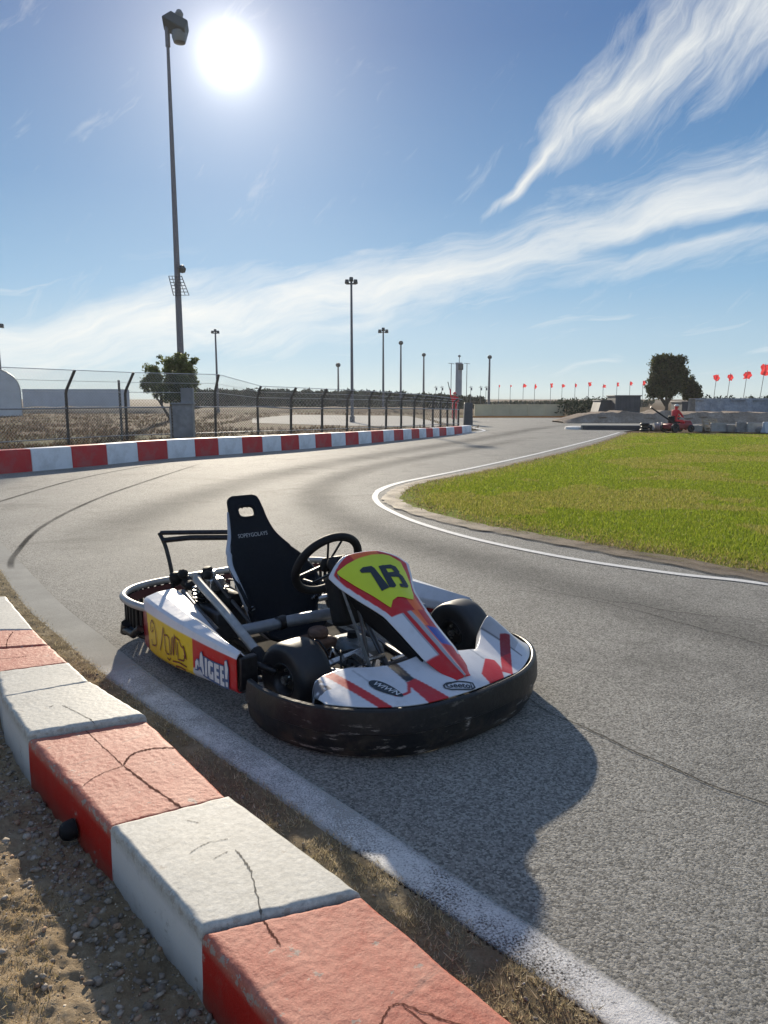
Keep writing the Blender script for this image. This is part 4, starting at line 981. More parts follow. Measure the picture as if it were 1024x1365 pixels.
# clutter row along the back of the lawn
M['c_white'] = simple('faded_white_plastic', (.30, .29, .27), .5, 0, .2, 6, dirt=(.2, .17, .13)); M['c_grey'] = simple('grey_concrete_lump', (.22, .21, .20), .8, 0, .3, 6)
M['c_rust'] = simple('rusty_scrap', (.17, .08, .05), .7, .2, .4, 8); M['c_red'] = simple('red_machine_paint', (.28, .022, .022), .45, 0, .2, 6, dirt=(.12, .08, .06)); M['c_tan'] = simple('pale_timber', (.34, .28, .2), .7, 0, .25, 8)
def clutter(kind, x, D, s, mat, label, rz=0):
    o = None; mb = MB()
    if kind == 'tyre_stack':
        o = empty('tyre_stack', (px(x, D), D, 0), 0, label, 'tyres', 'clutter along the back of the lawn')
        for k in range(3):
            mb = MB(); prof = [(.17+.085*math.cos(a)*1.1, .085*math.sin(a)) for a in [2*math.pi*i/10 for i in range(10)]]; mb.lathe([(r_*s, z_*s) for r_, z_ in prof], 20, Matrix.Translation((rng.uniform(-.03, .03), rng.uniform(-.03, .03), (.085+.165*k)*s))); mb.build('tyre', M['rubber'], o)
        return o
    if kind == 'barrel':
        mb.lathe([(0, 0), (.27, 0), (.28, .02), (.28, .28), (.295, .29), (.28, .31), (.28, .58), (.295, .59), (.28, .61), (.28, .86), (.26, .88), (0, .87)], 20, closed=False)
        mb.v = [tuple(Matrix.Rotation(R(90), 3, 'Y') @ Vector(v)*s+Vector((-.45*s, 0, .3*s))) for v in mb.v]; return tag(mb.build('barrel', mat, None, (px(x, D), D, 0), rz), label, 'barrel', 'clutter along the back of the lawn')
    if kind == 'barrier':
        pr = [(-.22, 0), (.22, 0), (.2, .08), (.1, .3), (.08, .62), (-.08, .62), (-.1, .3), (-.2, .08)]
        for q in (-.5, .5): pass
        n = len(pr); mb.add([(-.55*s, a*s, b*s) for a, b in pr]+[(.55*s, a*s, b*s) for a, b in pr], [tuple(range(n-1, -1, -1)), tuple(range(n, 2*n))]+[(i, (i+1) % n, n+(i+1) % n, n+i) for i in range(n)])
        return tag(mb.build('track_barrier', mat, None, (px(x, D), D, 0), rz, bevel=.02), label, 'barrier', 'clutter along the back of the lawn')
    if kind == 'pallet':
        for k in range(5): mb.box((0, (-.4+k*.2)*s, .13*s), (1.1*s, .1*s, .025*s))
        for k in (-1, 0, 1): mb.box((k*.5*s, 0, .06*s), (.09*s, .9*s, .115*s))
        mb.v = [tuple(Matrix.Rotation(R(62), 3, 'X') @ Vector(v)+Vector((0, 0, .38*s))) for v in mb.v]
        return tag(mb.build('pallet', mat, None, (px(x, D), D, 0), rz, smooth=False), label, 'pallet', 'clutter along the back of the lawn')
    if kind == 'rubble':
        bm = bmesh.new(); bmesh.ops.create_icosphere(bm, subdivisions=3, radius=.36*s)
        for v in bm.verts: v.co *= 1+.35*noise.fractal(v.co*3+Vector((x, 0, 0)), 1, 2, 4); v.co.z = v.co.z*.8+.24*s; v.co.x *= 1.5
        me = bpy.data.meshes.new('rubble_heap'); bm.to_mesh(me); bm.free(); me.materials.append(mat); o = bpy.data.objects.new('rubble_heap', me); COL.objects.link(o); o.location = (px(x, D), D, -.05); return tag(o, label, 'rubble', 'clutter along the back of the lawn')
    if kind == 'crate':
        for (c, d) in (((0, 0, .03), (.8, .55, .05)), ((0, -.26, .25), (.8, .03, .42)), ((0, .26, .25), (.8, .03, .42)), ((-.39, 0, .25), (.03, .49, .42)), ((.39, 0, .25), (.03, .49, .42))): mb.box([q*s for q in c], [q*s for q in d])
        return tag(mb.build('crate', mat, None, (px(x, D), D, 0), rz, smooth=False, bevel=.01), label, 'crate', 'clutter along the back of the lawn')
for_scale = .82
CL = [('tyre_stack', 858, 31.5, .95, None, 'dark tyre stack at the left end of the clutter row'), ('tyre_stack', 866, 32.5, .65, None, 'low tyre stack just right of the dark tall one'),
      ('barrel', 877, 32.2, .75, M['c_white'], 'white barrel lying in front of the rubble bank'), ('rubble', 886, 33, .7, M['c_rust'], 'rusty scrap heap right of the white barrel'),
      ('crate', 925, 31.6, .7, M['c_white'], 'white crate right of the red figure and red machine'), ('rubble', 935, 32, .8, M['c_tan'], 'tan rubble heap between the white crate and the leaning pallet'),
      ('pallet', 944, 31.8, .8, M['c_tan'], 'timber pallet leaning in the clutter row', .2), ('barrier', 955, 31.5, .75, M['c_white'], 'small white track barrier right of the timber pallet'),
      ('rubble', 966, 31.8, .8, M['c_grey'], 'grey rubble heap right of the small white track barrier'), ('crate', 974, 31.4, .8, M['c_white'], 'pale crate left of the dark tyre pair'),
      ('barrier', 990, 31, .85, M['c_grey'], 'grey track barrier in front of the tyre pair'), ('tyre_stack', 990, 32, .8, None, 'tyre stack behind the grey track barrier'), ('barrier', 1004, 30.8, .8, M['c_white'], 'white track barrier, last but one on the right'),
      ('rubble', 1015, 30.6, .7, M['c_grey'], 'dark grey rubble heap by the right picture edge'), ('barrier', 1025, 30.4, .9, M['contain'], 'blue grey track barrier cut by the right picture edge', .3)]
for c in CL: clutter(c[0], c[1], c[2], c[3]*for_scale, *c[4:])
# red ride-on machine
rm = empty('ride_on_mower', (px(901, 31), 31, 0), R(20), 'low red ride on mower carrying the person in red', 'mower')
mb = MB(); mb.box((0, 0, .26), (1.15, .55, .22)); mb.build('body', M['c_red'], rm, bevel=.05)
mb = MB(); mb.box((.42, 0, .42), (.42, .42, .16), taper=.7); mb.build('bonnet', M['c_red'], rm, bevel=.04)
mb = MB(); mb.box((-.2, 0, .42), (.34, .36, .08)); mb.box((-.36, 0, .55), (.07, .36, .3)); mb.build('seat', M['grip'], rm, bevel=.03)
for sx in (-1, 1):
    for sy in (-1, 1):
        mb = MB(); r_ = .16 if sx > 0 else .2; mb.lathe([(.05, -.06), (r_-.03, -.065), (r_, -.03), (r_, .03), (r_-.03, .065), (.05, .06)], 20, Matrix.Translation((sx*.42, sy*.33, r_)) @ Matrix.Rotation(R(90), 4, 'X')); mb.build('wheel', M['rubber'], rm)
mb = MB(); mb.tube([(.1, 0, .42), (-.02, 0, .62)], .02, 6); mb.tube([(-.02+.13*math.cos(a)*.6, .13*math.sin(a), .63+.13*math.cos(a)*.6) for a in [i*math.pi/6 for i in range(12)]], .015, 5, closed=True); mb.build('steering_wheel', M['grip'], rm)
mb = MB(); mb.tube([(0, 0, 0), (-1.15, .1, .78)], .035, 6); tag(mb.build('long_boom', M['dark_metal'], None, (px(897, 31), 30.7, .28)), 'thin dark pole slanting up to the left from the red mower', 'pole')

# flags
def flag_mat():
    m, g, b, tc = mat_new('red_flag_cloth'); c = g.ramp(g.noise(tc, 3, 4), [(.3, (.62, .05, .06)), (.7, (.80, .09, .09))]); setc(g, b, 'Base Color', c); b.inputs['Roughness'].default_value = .7
    tr = g.new('ShaderNodeBsdfTranslucent', {'Color': c}); mx = g.new('ShaderNodeMixShader', {0: .55}); g.l.new(b.outputs[0], mx.inputs[1]); g.l.new(tr.outputs[0], mx.inputs[2])
    g.l.new(mx.outputs[0], [n for n in m.node_tree.nodes if n.type == 'OUTPUT_MATERIAL'][0].inputs[0]); return m
M['flag'] = flag_mat(); M['flagpole'] = simple('thin_grey_stick', (.22, .22, .22), .6, .2)
def flag(x, y, D, w, h, lean, seed, label, base=538, blob=False):
    X = px(x, D); Z = HC+(532-y)/FPX*D; zb = 0
    o = empty('flag', (X, D, 0), 0, label, 'flag', 'red flags on thin poles')
    mb = MB(); mb.tube([(-lean, 0, -.1), (-lean*.4, 0, Z*.55), (0, 0, Z+h*.5)], .022 if D < 70 else .03, 5); mb.build('pole', M['flagpole'], o)
    mb = MB(); nx, nz = 10, 12; r = random.Random(seed*7+3); ph = r.random()*6; sk = r.uniform(-.6, .6); w *= r.uniform(.6, 1.15); h *= r.uniform(.7, 1.15)
    for j in range(nz+1):
        for i in range(nx+1):
            u = i/nx; v = j/nz; ww = w*(.55+.45*math.sin(math.pi*(.15+.75*v)+sk))*(1+.18*math.sin(9*v+ph)); uu = u-(.5 if blob else .12)
            mb.v.append((uu*ww+sk*w*.5*(v-.5), .16*w*math.sin(5*u+4*v+ph)+.1*w*math.sin(11*u-6*v), Z+(v-.5)*h+.16*h*(u*u)*math.sin(3+ph)+.05*h*math.sin(8*u+ph)))
    for j in range(nz):
        for i in range(nx): mb.f.append((j*(nx+1)+i, j*(nx+1)+i+1, (j+1)*(nx+1)+i+1, (j+1)*(nx+1)+i)); mb.m.append(0)
    mb.build('cloth', M['flag'], o)
BF = [(948, 505, 60, .52, .62, .25), (966, 504, 57, .50, .66, .3), (988, 501, 54, .55, .70, .35), (1011, 494, 51, .58, .82, .45)]
for i, (x, y, D_, w_, h_, l_) in enumerate(BF): flag(x, y, D_, w_, h_, l_, 40+i, f'{ORD[i]} from the left of four large red flags over the stone wall', blob=True)
SF = [(663, 515), (678, 515), (695, 514.5), (710, 516), (731, 514.5), (746, 515), (763, 514), (781, 513), (800, 515), (818, 513), (835, 511.5), (852, 511)]
for i, (x, y) in enumerate(SF): flag(x, y, 96, (.22 if i < 2 else .42), (.32 if i < 2 else .55), 0, i, f'{ORD[i]} from the left in the far row of small red flags')
for i, x in enumerate((580, 588, 626, 639, 646)):
    mb = MB(); mb.tube([(0, 0, -.2), (0, 0, 3.2)], .03, 5); mb.tube([(-.25, 0, 3.0), (.25, 0, 3.05)], .03, 4); mb.box((.1, 0, 2.75), (.2, .05, .35)); tag(mb.build('marker_post', M['pole'], None, (px(x, 100), 100, 0)), f'{ORD[i]} from the left of the thin grey marker posts by the tower', 'post', 'thin grey marker posts')
# dark bin at the fence end
mb = MB(); mb.box((0, 0, .6), (.5, .5, 1.2), taper=.85); tag(mb.build('dark_hut', M['shed'], None, (px(623, 40), 40, 0), bevel=.03), 'dark upright box at the far end of the fence', 'box')

# ------------------------------------------------------------------ people
M['suit'] = simple('red_overalls', (.66, .022, .035), .7, 0, .15, 8, .3); M['skin'] = simple('skin', (.42, .25, .17), .55, 0, .08, 20); M['cap'] = simple('white_cap', (.62, .62, .6), .6); M['hair'] = simple('dark_hair', (.02, .016, .012), .7)
def person(name, loc, rz, joints, edges, rad, label, s=1.0):
    me = bpy.data.meshes.new('person'); names = list(joints); me.from_pydata([tuple(Vector(joints[k])*s) for k in names], [(names.index(a), names.index(b)) for a, b in edges], [])
    o = bpy.data.objects.new('person', me); COL.objects.link(o); o.location = loc; o.rotation_euler = (0, 0, rz)
    me.materials.append(M['suit'])
    sk = o.modifiers.new('skin', 'SKIN'); ss = o.modifiers.new('sub', 'SUBSURF'); ss.levels = ss.render_levels = 2
    for i, k in enumerate(names):
        r = rad.get(k, .05); r = r if isinstance(r, tuple) else (r, r); me.skin_vertices[0].data[i].radius = (r[0]*s, r[1]*s)
        me.skin_vertices[0].data[i].use_root = (k == 'pelvis')
    return tag(o, label, 'person')
RAD = dict(pelvis=(.15, .11), belly=(.14, .10), chest=(.17, .11), neckb=.07, neck=.055, head=.10, crown=.08, shl=.07, shr=.07, ell=.048, elr=.048, wrl=.036, wrr=.036, hal=.04, har=.04, hil=.09, hir=.09, knl=.065, knr=.065, anl=.045, anr=.045, tol=.035, tor=.035)
ED = [('pelvis', 'belly'), ('belly', 'chest'), ('chest', 'neckb'), ('neckb', 'neck'), ('neck', 'head'), ('head', 'crown'), ('chest', 'shl'), ('shl', 'ell'), ('ell', 'wrl'), ('wrl', 'hal'), ('chest', 'shr'), ('shr', 'elr'), ('elr', 'wrr'), ('wrr', 'har'), ('pelvis', 'hil'), ('hil', 'knl'), ('knl', 'anl'), ('anl', 'tol'), ('pelvis', 'hir'), ('hir', 'knr'), ('knr', 'anr'), ('anr', 'tor')]
ST = dict(pelvis=(0, 0, .95), belly=(0, 0, 1.12), chest=(0, 0, 1.36), neckb=(0, 0, 1.48), neck=(0, -.01, 1.54), head=(0, -.03, 1.64), crown=(0, -.01, 1.74), shl=(.20, 0, 1.42), ell=(.26, .03, 1.16), wrl=(.25, -.06, .93), hal=(.25, -.08, .86), shr=(-.20, 0, 1.42), elr=(-.30, -.05, 1.66), wrr=(-.33, -.08, 1.92), har=(-.33, -.09, 2.0), hil=(.09, 0, .90), knl=(.11, -.03, .50), anl=(.12, .02, .09), tol=(.13, -.16, .04), hir=(-.09, 0, .90), knr=(-.11, -.03, .50), anr=(-.12, .02, .09), tor=(-.13, -.16, .04))
MX, MY = px(605, 50), 50.0
mar = person('person', (MX, MY, 0), R(10), ST, ED, RAD, 'marshal standing in red overalls with one arm raised holding a dark stick behind the fence', 1.05)
mb = MB(); mb.tube([(0, 0, 0), (-.14, 0, .55)], .03, 6); tag(mb.build('marshal_stick', M['lamp_dark'], None, (MX-.35, MY-.12, 2.02)), 'short dark stick held up by the standing person in red', 'stick')
SIT = dict(pelvis=(0, 0, .56), belly=(0, .0, .72), chest=(0, -.04, .95), neckb=(0, -.06, 1.07), neck=(0, -.07, 1.12), head=(0, -.10, 1.21), crown=(0, -.09, 1.30), shl=(.19, -.05, 1.02), ell=(.22, -.24, .82), wrl=(.10, -.42, .74), hal=(.07, -.48, .73), shr=(-.19, -.05, 1.02), elr=(-.22, -.24, .82), wrr=(-.10, -.42, .74), har=(-.07, -.48, .73), hil=(.10, -.02, .54), knl=(.16, -.40, .54), anl=(.15, -.52, .16), tol=(.15, -.66, .12), hir=(-.10, -.02, .54), knr=(-.16, -.40, .54), anr=(-.15, -.52, .16), tor=(-.15, -.66, .12))
c20, s20 = math.cos(R(20)), math.sin(R(20)); px0, py0 = px(901, 31), 31
rid = person('person', (px0-.2*c20, py0-.2*s20, 0), R(110), SIT, ED, RAD, 'person in red overalls and white cap sitting on the red mower', .88)
def head_parts(o, J, s, cap):
    h = Vector(J['head'])*s
    mb = MB(); mb.lathe([(0, .10*s), (.06*s, .09*s), (.105*s, .045*s), (.112*s, -.0*s), (.09*s, -.01*s), (0, 0)], 16, Matrix.Translation(h+Vector((0, .005, .05*s))), closed=False)
    if cap: mb.box(h+Vector((0, -.13*s, .05*s)), (.13*s, .12*s, .015*s))
    mb.build('cap' if cap else 'hair', M['cap'] if cap else M['suit'], o)
    mb = MB(); mb.lathe([(0, -.105*s), (.05*s, -.09*s), (.085*s, -.02*s), (.09*s, .04*s), (.05*s, .07*s), (0, .07*s)], 14, Matrix.Translation(h+Vector((0, -.028*s, 0))), closed=False); mb.box(h+Vector((0, -.125*s, -.01)), (.025*s, .035*s, .04*s)); mb.build('face', M['skin'], o)
head_parts(mar, ST, 1.05, False); head_parts(rid, SIT, .88, True)
#@@KART

# ------------------------------------------------------------------ thin haze in the air
mh = bpy.data.materials.new('haze_air'); mh.use_nodes = True; t = mh.node_tree; t.nodes.clear()
pv = t.nodes.new('ShaderNodeVolumePrincipled'); pv.inputs['Color'].default_value = (.92, .95, 1, 1); pv.inputs['Density'].default_value = .00035; pv.inputs['Anisotropy'].default_value = .35
ou = t.nodes.new('ShaderNodeOutputMaterial'); t.links.new(pv.outputs[0], ou.inputs['Volume'])
mb = MB(); mb.box((0, 140, 16), (500, 420, 34.2)); hz = mb.build('haze', mh, smooth=False); tag(hz, 'thin pale haze in the air over the track', 'haze', kind='stuff')
# ================================================================== THE KART  (x forward, y to its left, origin on the ground under the rear axle)
kart = empty('go_kart', (-.69, 4.22, 0), R(-52), 'white and red racing go kart with a yellow number plate parked against the kerb', 'go kart')
WHITE, RED, DRED, BLK, YELLOW, LIME, ORANGE, SILVER, BLUE = (.60, .61, .64), (.52, .008, .012), (.24, .008, .016), (.008, .009, .012), (.78, .54, .008), (.60, .68, .008), (.80, .14, .02), (.36, .37, .40), (.03, .07, .34)
def gsurf(f, nu, nv, paint=None, hole=None, pmap=None):
    P = np.array([[f(i/nu, j/nv) for i in range(nu+1)] for j in range(nv+1)]); V = P.reshape(-1, 3); F = []
    for j in range(nv):
        for i in range(nu):
            q = (j*(nu+1)+i, j*(nu+1)+i+1, (j+1)*(nu+1)+i+1, (j+1)*(nu+1)+i); F.append(q)
    Cc = None
    if paint:
        Cc = np.array([[paint(i/nu, j/nv, P[j, i]) for i in range(nu+1)] for j in range(nv+1)])
        Q = np.pad(Cc, ((1, 1), (1, 1), (0, 0)), 'edge'); Cc = (Q[1:-1, 1:-1]*2+Q[:-2, 1:-1]+Q[2:, 1:-1]+Q[1:-1, :-2]+Q[1:-1, 2:])/6; Cc = Cc.reshape(-1, 3)
    return V, F, Cc
def panel(name, f, nu, nv, mat, parent, paint=None, solid=.006, keep=None, out=(.3, 0, 1)):
    V, F, Cc = gsurf(f, nu, nv, paint)
    if keep is not None: F = [q for q in F if keep(np.mean([V[i] for i in q], 0))]
    o = big_mesh(name, V, F, mat, Cc); o.parent = parent; o.data.polygons.foreach_set('use_smooth', [True]*len(o.data.polygons))
    nn = np.zeros(len(o.data.polygons)*3, np.float32); o.data.polygons.foreach_get('normal', nn); ar = np.zeros(len(o.data.polygons), np.float32); o.data.polygons.foreach_get('area', ar)
    if float(((nn.reshape(-1, 3)*ar[:, None]).sum(0)*np.array(out)).sum()) < 0: o.data.flip_normals()
    if solid:
        m = o.modifiers.new('solid', 'SOLIDIFY'); m.thickness = solid; m.offset = -1
    return o
def lerp_rows(rows, t):
    k = 0
    while k < len(rows)-2 and t > rows[k+1][0]: k += 1
    a, b = rows[k], rows[k+1]; p = rows[max(k-1, 0)]; n = rows[min(k+2, len(rows)-1)]
    u = (t-a[0])/(b[0]-a[0]); out = []
    for i in range(1, len(a)):
        m0 = ((b[i]-p[i])/max(b[0]-p[0], 1e-6))*(b[0]-a[0]); m1 = ((n[i]-a[i])/max(n[0]-a[0], 1e-6))*(b[0]-a[0])
        u2, u3 = u*u, u*u*u; out.append((2*u3-3*u2+1)*a[i]+(u3-2*u2+u)*m0+(-2*u3+3*u2)*b[i]+(u3-u2)*m1)
    return out
def map_text(name, txt, mat, parent, place, size, shear=0, bold=0.0, spacing=1.0):
    cu = bpy.data.curves.new('t', 'FONT'); cu.body = txt; cu.size = 1; cu.shear = shear; cu.offset = bold; cu.space_character = spacing; cu.align_x = 'CENTER'; cu.resolution_u = 3
    to = bpy.data.objects.new('t', cu); COL.objects.link(to); bpy.context.view_layer.update()
    me = bpy.data.meshes.new_from_object(to); bpy.data.objects.remove(to); bpy.data.curves.remove(cu)
    bm = bmesh.new(); bm.from_mesh(me)
    bmesh.ops.triangulate(bm, faces=bm.faces)
    bmesh.ops.subdivide_edges(bm, edges=[e for e in bm.edges if e.calc_length() > .12], cuts=2)
    for v in bm.verts: v.co = Vector(place(v.co.x*size, v.co.y*size))
    bm.to_mesh(me); bm.free(); me.name = name; me.materials.clear(); me.materials.append(mat)
    o = bpy.data.objects.new(name, me); COL.objects.link(o); o.parent = parent; return o
def strokes(name, lines, wd, mat, parent, place):
    """ribbons along 2-D polylines put on a surface by place(x, y)"""
    mb = MB()
    for L in lines:
        n = len(L); pts = [Vector((*p, 0)) for p in L]
        pts2 = []
        for a, b in zip(pts, pts[1:]):
            k = max(1, int((b-a).length/.015))
            for i in range(k): pts2.append(a.lerp(b, i/k))
        pts2.append(pts[-1]); V = []
        for i, p in enumerate(pts2):
            t = (pts2[min(i+1, len(pts2)-1)]-pts2[max(i-1, 0)]).normalized(); nn = Vector((-t.y, t.x, 0))*wd/2
            V += [place(p.x+nn.x, p.y+nn.y), place(p.x-nn.x, p.y-nn.y)]
        mb.add(V, [(2*i, 2*i+1, 2*i+3, 2*i+2) for i in range(len(pts2)-1)])
    me = bpy.data.meshes.new(name); me.from_pydata(mb.v, [], mb.f); me.materials.append(mat)
    o = bpy.data.objects.new(name, me); COL.objects.link(o); o.parent = parent; return o
def filled(name, polys, mat, parent, place, cell=.004):
    """filled 2-D outlines laid on a surface"""
    bm = bmesh.new()
    for P in polys:
        f = bm.faces.new([bm.verts.new((x, y, 0)) for x, y in P]); bmesh.ops.triangulate(bm, faces=[f])
    bmesh.ops.subdivide_edges(bm, edges=[e for e in bm.edges if e.calc_length() > .03], cuts=2)
    for v in bm.verts: v.co = Vector(place(v.co.x, v.co.y))
    me = bpy.data.meshes.new(name); bm.to_mesh(me); bm.free(); me.materials.append(mat)
    o = bpy.data.objects.new(name, me); COL.objects.link(o); o.parent = parent; return o

# ---- front bumper
AR = [(1.085, -.712), (1.20, -.715), (1.34, -.692), (1.517, -.615), (1.66, -.485), (1.755, -.32), (1.787, -.12), (1.787, .05), (1.757, .27), (1.68, .44), (1.56, .575), (1.42, .648), (1.28, .662), (1.10, .655)]
arc = catmull([(*p, 0) for p in AR], 9)
def arc_frames(A):
    out = []
    for i, p in enumerate(A):
        t = Vector(A[min(i+1, len(A)-1)]-A[max(i-1, 0)]).normalized(); out.append((Vector(p), Vector((t.y, -t.x, 0)), Vector((0, 0, 1))))
    return out
fr = arc_frames(arc)
prof = [(-.070, .008), (-.040, .008), (-.030, .012), (-.010, .046), (-.004, .062), (.003, .112), (.003, .117), (.012, .124), (.010, .170), (.003, .211), (-.001, .217), (-.012, .220), (-.018, .217), (-.021, .205), (-.023, .06), (-.075, .03)]
mb = MB(); mb.sweep(fr, prof); fb = mb.build('front_bumper', M['black_plastic'], kart, angle=22)
# ---- nose fairing
def arc_in(y, d=.026):
    best = None
    for p, o, u in fr:
        q = p-o*d
        if q.x > 1.15 and (best is None or abs(q.y-y) < best[0]): best = (abs(q.y-y), q.x)
    # interpolate for smoothness
    xs = sorted([(float((p-o*d).y), float((p-o*d).x)) for p, o, u in fr if (p-o*d).x > 1.30]); return float(np.interp(y, [a for a, b in xs], [b for a, b in xs]))
BKX = [(-.60, 1.43), (-.55, 1.355), (-.50, 1.33), (-.44, 1.335), (-.32, 1.375), (-.20, 1.42), (-.06, 1.47), (.17, 1.49), (.23, 1.49), (.33, 1.42), (.40, 1.36), (.52, 1.355), (.57, 1.42)]
def nose(u, v):
    y = -.592+u*(.565+.592); xb = float(np.interp(y, [a for a, b in BKX], [b for a, b in BKX])); xf = arc_in(y)
    x = xb+(xf-xb)*v
    edge = min(1, (y+.592)/.05, (.565-y)/.05)
    zb_ = float(np.interp(y, [-.6, -.45, -.2, 0, .2, .6], [.258, .258, .270, .282, .272, .268]))
    z = zb_-(zb_-.222)*v**1.3-.045*(1-max(0, edge))**2*(1-v)
    z += .085*math.exp(-((y-.455)/.058)**2)*(1-v)**.8+.020*math.exp(-((y+.40)/.10)**2)*(1-v)
    z -= .018*math.exp(-((y-.28)/.055)**2)*(1-.5*v)
    z += .034*math.exp(-((y+.02)/.11)**2)*(1-v)**.7
    if v < .06: z -= .055*(1-v/.06)**1.6
    return (x-(.012*(1-v/.06) if v < .06 else 0), y, z)
def nose_paint(u, v, p):
    x, y, z = p
    def band(a, b, w0, w1=None):
        dx, dy = b[0]-a[0], b[1]-a[1]; L = dx*dx+dy*dy; t = ((x-a[0])*dx+(y-a[1])*dy)/L
        if t < 0 or t > 1: return False
        d = math.hypot(x-a[0]-t*dx, y-a[1]-t*dy); return d < w0+((w1 or w0)-w0)*t
    c = WHITE
    if band((1.345, -.478), (1.74, -.415), .021): c = RED
    if band((1.385, -.198), (1.585, -.224), .022): c = BLK
    if band((1.585, -.224), (1.80, -.215), .027, .055): c = RED
    for a_, b_ in (((1.60, -.245), (1.650, -.285)), ((1.650, -.285), (1.652, -.315)), ((1.652, -.315), (1.64, -.345))):
        if segdist(x, y, a_, b_) < .0075: c = RED
    if segdist(x, y, (1.40, -.385), (1.56, -.375)) < .0045: c = SILVER
    if .40 < y < .465 and v < .75: c = (.42, .43, .45)
    if .392 < y < .402 and v < .9: c = (.10, .10, .11)
    if band((1.50, .435), (1.73, .205), .024): c = DRED if x < 1.60 else RED
    if inpoly(x, y, [(1.60, .20), (1.70, .075), (1.79, .06), (1.765, .15), (1.68, .215), (1.62, .24)]): c = RED
    if y < -.525 and v < .45: c = (.10, .10, .11) if noise.noise((x*40, y*40, 2)) > -.1 else WHITE
    if segdist(x, y, (1.50, .20), (1.60, .19)) < .006: c = SILVER
    return c
nf = panel('nose_fairing', nose, 320, 170, M['paint'], kart, nose_paint)
def on_nose(x, y, up=.003):
    u = (y+.592)/(.565+.592); xb = float(np.interp(y, [a for a, b in BKX], [b for a, b in BKX])); xf = arc_in(y); v = (x-xb)/(xf-xb); p = nose(max(0, min(1, u)), max(.07, min(1, v))); return (x, y, p[2]+up)
# right hand oval badge (dark, white letters) and centre oval badge
def badge_frame(cx, cy, ang):
    ca, sa = math.cos(ang), math.sin(ang); return lambda a, b, up=.003: on_nose(cx+a*ca-b*sa, cy+a*sa+b*ca, up)
# reading direction seen from in front : the kart's left (+y)
B1 = badge_frame(1.585, -.352, R(18)); B2 = badge_frame(1.728, -.082, R(61))
def leaf_outline(L, W, n=28):
    return [(L*math.cos(t), W*math.sin(t)*(1-.35*math.cos(t))) for t in [2*math.pi*i/n for i in range(n)]]
filled('badge', [leaf_outline(.082, .030)], M['letters_dark'], nf, lambda a, b: B1(a, b, .003))
map_text('badge_lettering', 'WIWN', M['letters_white'], nf, lambda a, b: B1(a, b-.012, .0045), .040, .25, .012)
OV = [(.062*math.cos(t), .030*math.sin(t)) for t in [2*math.pi*i/30 for i in range(31)]]
strokes('badge_ring', [[(-.066, .004), (-.05, .018), (-.02, .021), (.0, .026), (.03, .024), (.062, .022), (.066, .0), (.05, -.015), (.01, -.02), (-.04, -.022), (-.062, -.012), (-.066, .004)]], .007, M['letters_dark'], nf, lambda a, b: B2(a, b, .003))
map_text('badge_lettering', 'Geetoj', M['letters_dark'], nf, lambda a, b: B2(a, b-.010, .0035), .040, 0, .02)

# ---- front panel (carries the number)
ROWS = [(0, .985, .668, .088, .006), (.06, .998, .664, .118, .008), (.13, 1.035, .645, .185, .016), (.20, 1.075, .620, .240, .034), (.32, 1.135, .580, .214, .040), (.48, 1.22, .522, .162, .036), (.62, 1.31, .457, .122, .026), (.74, 1.41, .397, .108, .024), (.87, 1.545, .327, .100, .024), (.95, 1.64, .283, .075, .018), (1, 1.70, .256, .040, .008)]
YC = -.035
def ycf(t): k = max(0, min(1, (t-.45)/.2)); q = max(0, min(1, (t-.85)/.15)); return -.035+.022*k*k*(3-2*k)-.012*q
def fwid(t): return float(np.interp(t, [r[0] for r in ROWS], [r[3] for r in ROWS]))
def fwid_s(t): return sum(fwid(max(0, min(1, t+d))) for d in (-.012, -.006, 0, .006, .012))/5
def fpan(u, t):
    cx, cz, wd, dr = lerp_rows(ROWS, t); wd = fwid_s(t); e = .01; x2, z2, _, _ = lerp_rows(ROWS, min(1, t+e)); x1, z1, _, _ = lerp_rows(ROWS, max(0, t-e))
    tx_, tz = x2-x1, z2-z1; L = math.hypot(tx_, tz); nx, nz = -tz/L, tx_/L
    s = 2*u-1; q = -dr*(abs(s)**2.2)+.012*math.exp(-(s/.16)**2)*(1 if t > .62 else 0)*min(1, max(0, (t-.62)/.1))
    return (cx+nx*q, ycf(t)+wd*s, cz+nz*q)
PLATE = [(1.072, -.228), (1.066, -.222), (1.046, -.16), (1.028, -.08), (1.020, .0), (1.024, .065), (1.036, .10), (1.075, .145), (1.13, .135), (1.19, .115), (1.25, .080), (1.275, .055), (1.270, .03), (1.258, .005), (1.252, -.025), (1.262, -.06), (1.288, -.088), (1.28, -.095), (1.22, -.135), (1.15, -.185), (1.085, -.226)]
def fpaint(u, t, p):
    x, y, z = p; wd = fwid_s(t); s = 2*u-1; l = (s+1)*wd; r = (1-s)*wd
    if t < .64:
        if l < .024 or (t < .02): return WHITE
        if t < .13 and -.11 < y < .05 and t > .035: return ORANGE
        if r < .016: return WHITE
        if y > .02 and t > .47: return ORANGE if s > .3 and s < .75 else RED
        return RED
    if s < -.30-(t-.64)*.0 and t < .885: return WHITE if s < -.38 else (.30, .31, .34)
    if abs(s+.02) < .10: return SILVER
    if s > .80 and t < .9: return WHITE
    if s > .25 and .735+.03*s < t < .835+.03*s: return BLUE
    if .10 < s < .42 and t < .80: return ORANGE if t < .74 else RED
    return RED
fp = panel('front_panel', fpan, 120, 260, M['paint'], kart, fpaint)
tsx = [(lerp_rows(ROWS, i/400)[0], i/400) for i in range(401)]
